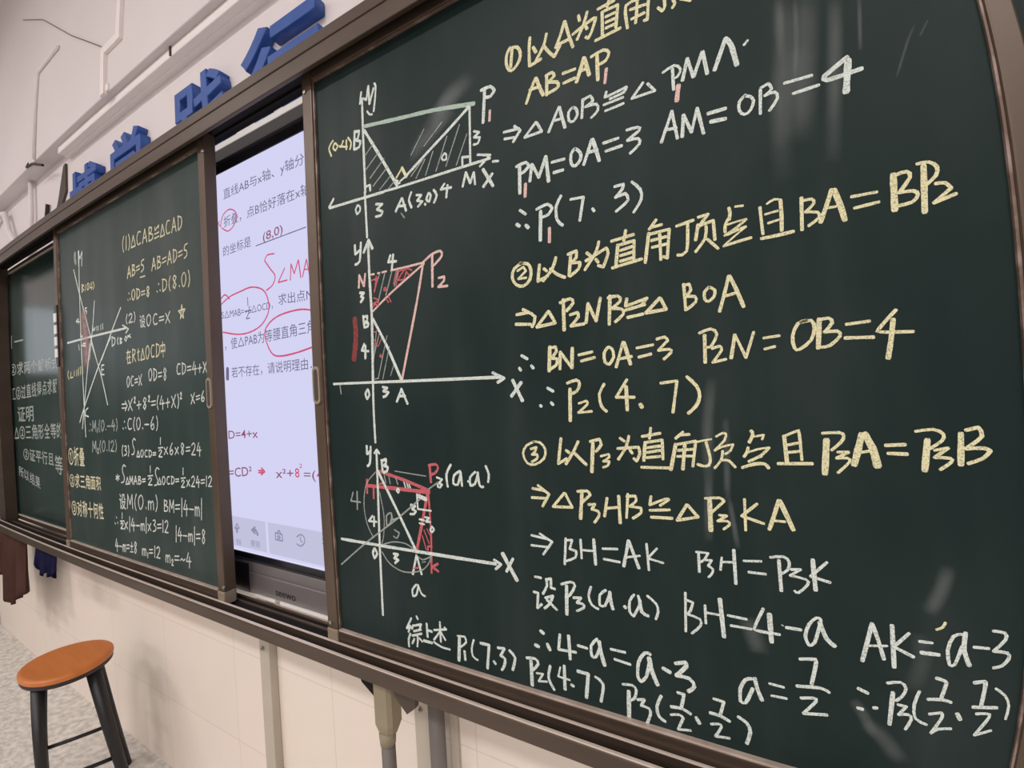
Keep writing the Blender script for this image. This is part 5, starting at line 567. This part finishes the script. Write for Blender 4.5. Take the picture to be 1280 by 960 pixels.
sign('学', 'raised blue letter with three top dots, second from the left above the board', -2.06, -1.80, ZF+0.362, 0.26)
sign('践', 'raised blue letter with a square box shape, third from the left above the board', -1.575, -1.27, ZF+0.368, 0.27, 0.009)
sign('行', 'largest raised blue letter, above the lit screen and nearest the right board', -1.19, -0.855, ZF+0.372, 0.28)

# ------------------------------------------------------------------ posts, pipe and connector under the tray
def post(name, label, x0, x1, y0):
    t = thing(name, label, 'post', ((x0+x1)/2, WY, 0), 'support posts under the chalk tray')
    m = MB(); m.box(x0, x1, y0, WY-0.0005, 0.0, ZF-1.200, 0.002); m.build('post_body', M['post'], t)
    m = MB(); m.tube([((x0+x1)/2-0.004, y0+0.001, ZF-1.388), ((x0+x1)/2-0.004, y0-0.003, ZF-1.388)], 0.0065, 12); m.tube([((x0+x1)/2-0.004, y0, ZF-1.388), ((x0+x1)/2-0.004, y0-0.007, ZF-1.388)], 0.0035, 6)
    m.build('bolt', M['screw'], t)
post('support_post', 'slim off-white post standing alone below the lit screen', -1.247, -1.201, 0.126)
post('support_post', 'off-white post below the right board, beside the grey pipe', -0.668, -0.622, 0.132)
m = MB(); m.tube([(-0.592, 0.118, 0.0), (-0.592, 0.118, ZF-1.200)], 0.0175, 20); tag(m.build('grey_pipe', M['pipe'], smooth=True), 'straight dark grey pipe against the wall, right of the bolted off-white post', 'pipe')
m = MB(); m.box(-0.575, -0.555, 0.140, WY-0.0005, 0.0, ZF-1.200, 0.001); tag(m.build('wall_strip', M['post']), 'thin pale strip on the wall, just right of the grey pipe', 'strip')
t = thing('cable_connector', 'beige connector with a hanging grey hose under the chalk tray', 'connector', (-0.61, 0.0, ZF-1.4))
m = MB()
def sect(x0, x1, y0, y1, c): return [(x0+c, y0), (x1-c, y0), (x1, y0+c), (x1, y1), (x0, y1), (x0, y0+c)]
prev = None
for (x0, x1, y0, y1), z_ in (((-0.643, -0.597, -0.012, 0.020), ZF-1.1965), ((-0.643, -0.597, -0.012, 0.020), ZF-1.3100), ((-0.634, -0.604, -0.008, 0.012), ZF-1.3330)):
    ring = [m.bm.verts.new((p[0], p[1], z_)) for p in sect(x0, x1, y0, y1, 0.007)]
    if prev is None: m.bm.faces.new(ring)
    else:
        for k in range(6): m.bm.faces.new((prev[k], prev[(k+1) % 6], ring[(k+1) % 6], ring[k]))
    prev = ring
m.bm.faces.new(prev[::-1])
m.build('connector_body', M['conn'], t)
m = MB(); m.tube([(-0.619, 0.002, ZF-1.328), (-0.619, 0.002, ZF-1.352)], 0.0165, 16, r1=0.0150); m.build('connector_neck', M['conn'], t, True)
m = MB(); m.tube([(-0.619, 0.002, ZF-1.350), (-0.619, 0.003, ZF-1.5), (-0.620, 0.005, ZF-1.75), (-0.622, 0.012, 0.002)], 0.0135, 16); m.build('hose', M['hose'], t, True)
m = MB(); m.prism([(-0.697, ZF-1.197), (-0.697, ZF-1.240), (-0.690, ZF-1.255), (-0.6435, ZF-1.283), (-0.6435, ZF-1.197)], 'y', 0.008, 0.018); m.build('bracket', M['brownd'], t)
m = MB(); m.prism([(-0.586, ZF-1.197), (-0.586, ZF-1.236), (-0.580, ZF-1.247), (-0.556, ZF-1.268), (-0.535, ZF-1.250), (-0.533, ZF-1.197)], 'y', -0.008, 0.002); m.build('bracket', M['brk'], t)
for q_ in ((-0.603, -0.0115, ZF-1.222), (-0.680, 0.0085, ZF-1.228)): MB().tube([q_, (q_[0], q_[1]-0.004, q_[2])], 0.004, 10).build('screw', M['screw'], t)

# ------------------------------------------------------------------ stool
SX, SY, SZ = -1.995, -0.092, 0.53
t = thing('stool', 'round wooden stool with an orange seat and black metal legs by the wall', 'stool', (SX, SY, 0))
m = MB(); m.lathe([(0, SZ), (0.115, SZ), (0.122, SZ-0.002), (0.126, SZ-0.006), (0.127, SZ-0.014), (0.126, SZ-0.018), (0, SZ-0.018)], (SX, SY), 64); m.build('seat', M['seat'], t)
m = MB(); m.lathe([(0, SZ-0.018), (0.124, SZ-0.018), (0.125, SZ-0.026), (0.124, SZ-0.032), (0, SZ-0.032)], (SX, SY), 64); m.build('seat_rim', M['rim'], t)
A0 = math.radians(73)
def corner(k, r):
    a = A0 + math.radians(45+90*k); return SX+r*math.cos(a), SY+r*math.sin(a)
top, bot = 0.098, 0.185
def lp(k, z):
    f = (SZ-0.032-z)/(SZ-0.032); x, y = corner(k, top+(bot-top)*f); return (x, y, z)
for k in range(4):
    m = MB(); m.tube([lp(k, SZ-0.034), lp(k, 0.25), lp(k, 0.0)], 0.0215, 14, r1=0.0165); m.build('leg', M['leg'], t, True)
for k in range(4):
    z = 0.25 if k % 2 else 0.19
    m = MB(); m.tube([lp(k, z), lp((k+1) % 4, z)], 0.0065, 10); m.build('rung', M['leg'], t, True)

# ------------------------------------------------------------------ cloths hanging under the tray
def cloth(name, label, xs, tops, bots, y, matk, amp, nz=14):
    bm = bmesh.new(); n = len(xs); grid = []
    for j in range(nz+1):
        row = []
        for i in range(n):
            f = j/nz; z = tops[i]+(bots[i]-tops[i])*f
            row.append(bm.verts.new((xs[i]+0.012*f*math.sin(i*1.7), y - amp*(0.4+f)*math.sin(i*1.1+0.6*f) - 0.01*f, z)))
        grid.append(row)
    for j in range(nz):
        for i in range(n-1): bm.faces.new((grid[j][i], grid[j][i+1], grid[j+1][i+1], grid[j+1][i]))
    me = bpy.data.meshes.new(name); bm.to_mesh(me); bm.free(); me.materials.append(M[matk])
    for p in me.polygons: p.use_smooth = True
    o = bpy.data.objects.new(name, me); C.objects.link(o); md = o.modifiers.new('thickness', 'SOLIDIFY'); md.thickness = 0.004; md.offset = 0
    return tag(o, label, 'cloth')
def lerpn(pts, n):
    xs = [pts[0][0]+(pts[-1][0]-pts[0][0])*i/(n-1) for i in range(n)]; zs = []
    for x in xs:
        for a, b in zip(pts, pts[1:]):
            if a[0] <= x <= b[0]+1e-9: zs.append(a[1]+(b[1]-a[1])*(x-a[0])/(b[0]-a[0])); break
    return xs, zs
xs, zs = lerpn([(-3.34, ZF-1.48), (-3.225, ZF-1.49), (-3.22, ZF-1.59), (-3.11, ZF-1.605), (-2.99, ZF-1.54), (-2.82, ZF-1.475)], 24)
cloth('brown_cloth', 'dark brown cloth hanging below the far left end of the frame', xs, [ZF-1.200]*24, zs, 0.02, 'brcloth', 0.012)
xs, zs = lerpn([(-2.585, ZF-1.30), (-2.52, ZF-1.342), (-2.475, ZF-1.318), (-2.43, ZF-1.325), (-2.365, ZF-1.325), (-2.335, ZF-1.29)], 20)
cloth('navy_cloth', 'small navy blue cloth with a ragged hem hanging under the tray', xs, [ZF-1.199]*20, zs, 0.0, 'navy', 0.006, 8)

# ------------------------------------------------------------------ conduits and bits high on the wall
t = thing('cable_trunking', 'white square trunking branching upward on the beam above the board', 'trunking', (-1.93, 0.083, ZF+0.51))
yb = 0.083
def strip(m, p, q, w, d=0.012):
    (xa, za), (xb, zb) = p, q
    dx, dz = xb-xa, zb-za; L = math.hypot(dx, dz); nx, nz = -dz/L*w/2, dx/L*w/2; ex, ez = dx/L*w/2, dz/L*w/2
    m.prism([(xa-ex+nx, za-ez+nz), (xb+ex+nx, zb+ez+nz), (xb+ex-nx, zb+ez-nz), (xa-ex-nx, za-ez-nz)], 'y', yb-d, yb+0.001)
m = MB(); strip(m, (-1.985, ZF+0.515), (-1.985, ZF+0.672), 0.030); m.build('riser', M['trunk'], t)
m = MB(); strip(m, (-1.985, ZF+0.672), (-1.855, ZF+0.672), 0.0302, 0.0115); m.build('jog', M['trunk'], t)
m = MB(); strip(m, (-1.855, ZF+0.672), (-1.855, 3.98), 0.030, 0.0125); m.build('riser', M['trunk'], t)
m = MB(); m.box(-2.02, -1.95, yb-0.006, yb+0.001, ZF+0.508, ZF+0.535, 0.002); m.build('junction_cover', M['trunk'], t)
t = thing('wall_conduit', 'white conduit running up the beam near the left corner', 'conduit', (-2.76, 0.083, ZF+0.5))
m = MB(); m.tube([(-2.775, yb-0.005, ZF+0.510), (-2.775, yb-0.005, ZF+0.925), (-2.765, yb-0.005, ZF+0.94), (-2.50, yb-0.005, ZF+0.94)], 0.008, 10); m.build('conduit_pipe', M['conduit'], t, True)
m = MB(); m.tube([(-3.05, 0.130, ZF+0.10), (-3.03, 0.130, ZF+0.35), (-3.05, 0.130, ZF+0.56)], 0.010, 10); tag(m.build('wall_conduit', M['conduit'], smooth=True), 'thin white vertical conduit on the wall just above the frame, far left', 'conduit')
m = MB(); m.tube([(-3.9, 0.12, ZF+0.40), (-3.62, 0.12, ZF+0.47), (-3.46, 0.12, ZF+0.44), (-3.38, 0.12, ZF+0.32), (-3.22, 0.12, ZF+0.20), (-3.06, 0.12, ZF+0.17)], 0.014, 12); tag(m.build('bent_pipe', M['conduit'], smooth=True), 'white bent pipe low on the wall in the upper left corner', 'pipe')
t = thing('bent_pipe', 'white pipe bend with small dark clamps at the left picture edge', 'pipe', (-3.6, 0.12, ZF+0.6))
m = MB(); m.tube([(-4.1, 0.12, ZF+0.72), (-3.68, 0.12, ZF+0.76), (-3.55, 0.12, ZF+0.72), (-3.52, 0.12, ZF+0.62), (-3.52, 0.12, ZF+0.515)], 0.016, 12); m.build('pipe_bend', M['conduit'], t, True)
for z_ in (0.66, 0.57): MB().box(-3.555, -3.44, 0.10, 0.108, ZF+z_, ZF+z_+0.012, 0.002).build('clamp', M['brk'], t)
m = MB(); m.prism([(-2.685, ZF+0.33), (-2.625, ZF+0.455), (-2.60, ZF+0.46), (-2.60, ZF+0.33), (-2.66, ZF+0.275), (-2.80, ZF+0.215), (-2.81, ZF+0.225), (-2.71, ZF+0.29)], 'y', 0.141, WY-0.0005); tag(m.build('broken_cover', M['brk']), 'dark torn gap piece at the broken end of the wall trunking', 'cover')
m = MB(); m.tube([(-2.86, 0.14, ZF+0.23), (-2.83, 0.14, ZF+0.33)], 0.008, 8); tag(m.build('cable_stub', M['black']), 'short black cable stub beside the thin vertical conduit', 'cable')
m = MB(); m.tube([(-2.90, 0.10, ZF+0.56), (-2.87, 0.075, ZF+0.50), (-2.80, 0.078, ZF+0.495), (-2.70, 0.09, ZF+0.462)], 0.006, 8); tag(m.build('cable_hook', M['black']), 'small dark cable hook under the left end of the beam', 'cable')
m = MB(); m.tube([(-3.20, yb-0.004, ZF+1.46), (-2.80, yb-0.004, ZF+1.24), (-2.35, yb-0.004, ZF+0.92), (-2.02, yb-0.004, ZF+0.71)], 0.0018, 6); tag(m.build('loose_wire', M['wire']), 'thin sagging dark wire leading to the trunking on the beam', 'wire')
for (x_, z_, dz_) in ((-1.545, 0.502, 0.05),): 
    m = MB(); m.box(x_-0.004, x_+0.004, 0.101, 0.1055, ZF+0.476, ZF+0.506); tag(m.build('wall_clip', M['black']), 'tiny dark clip on the long trunking above the board', 'clip')
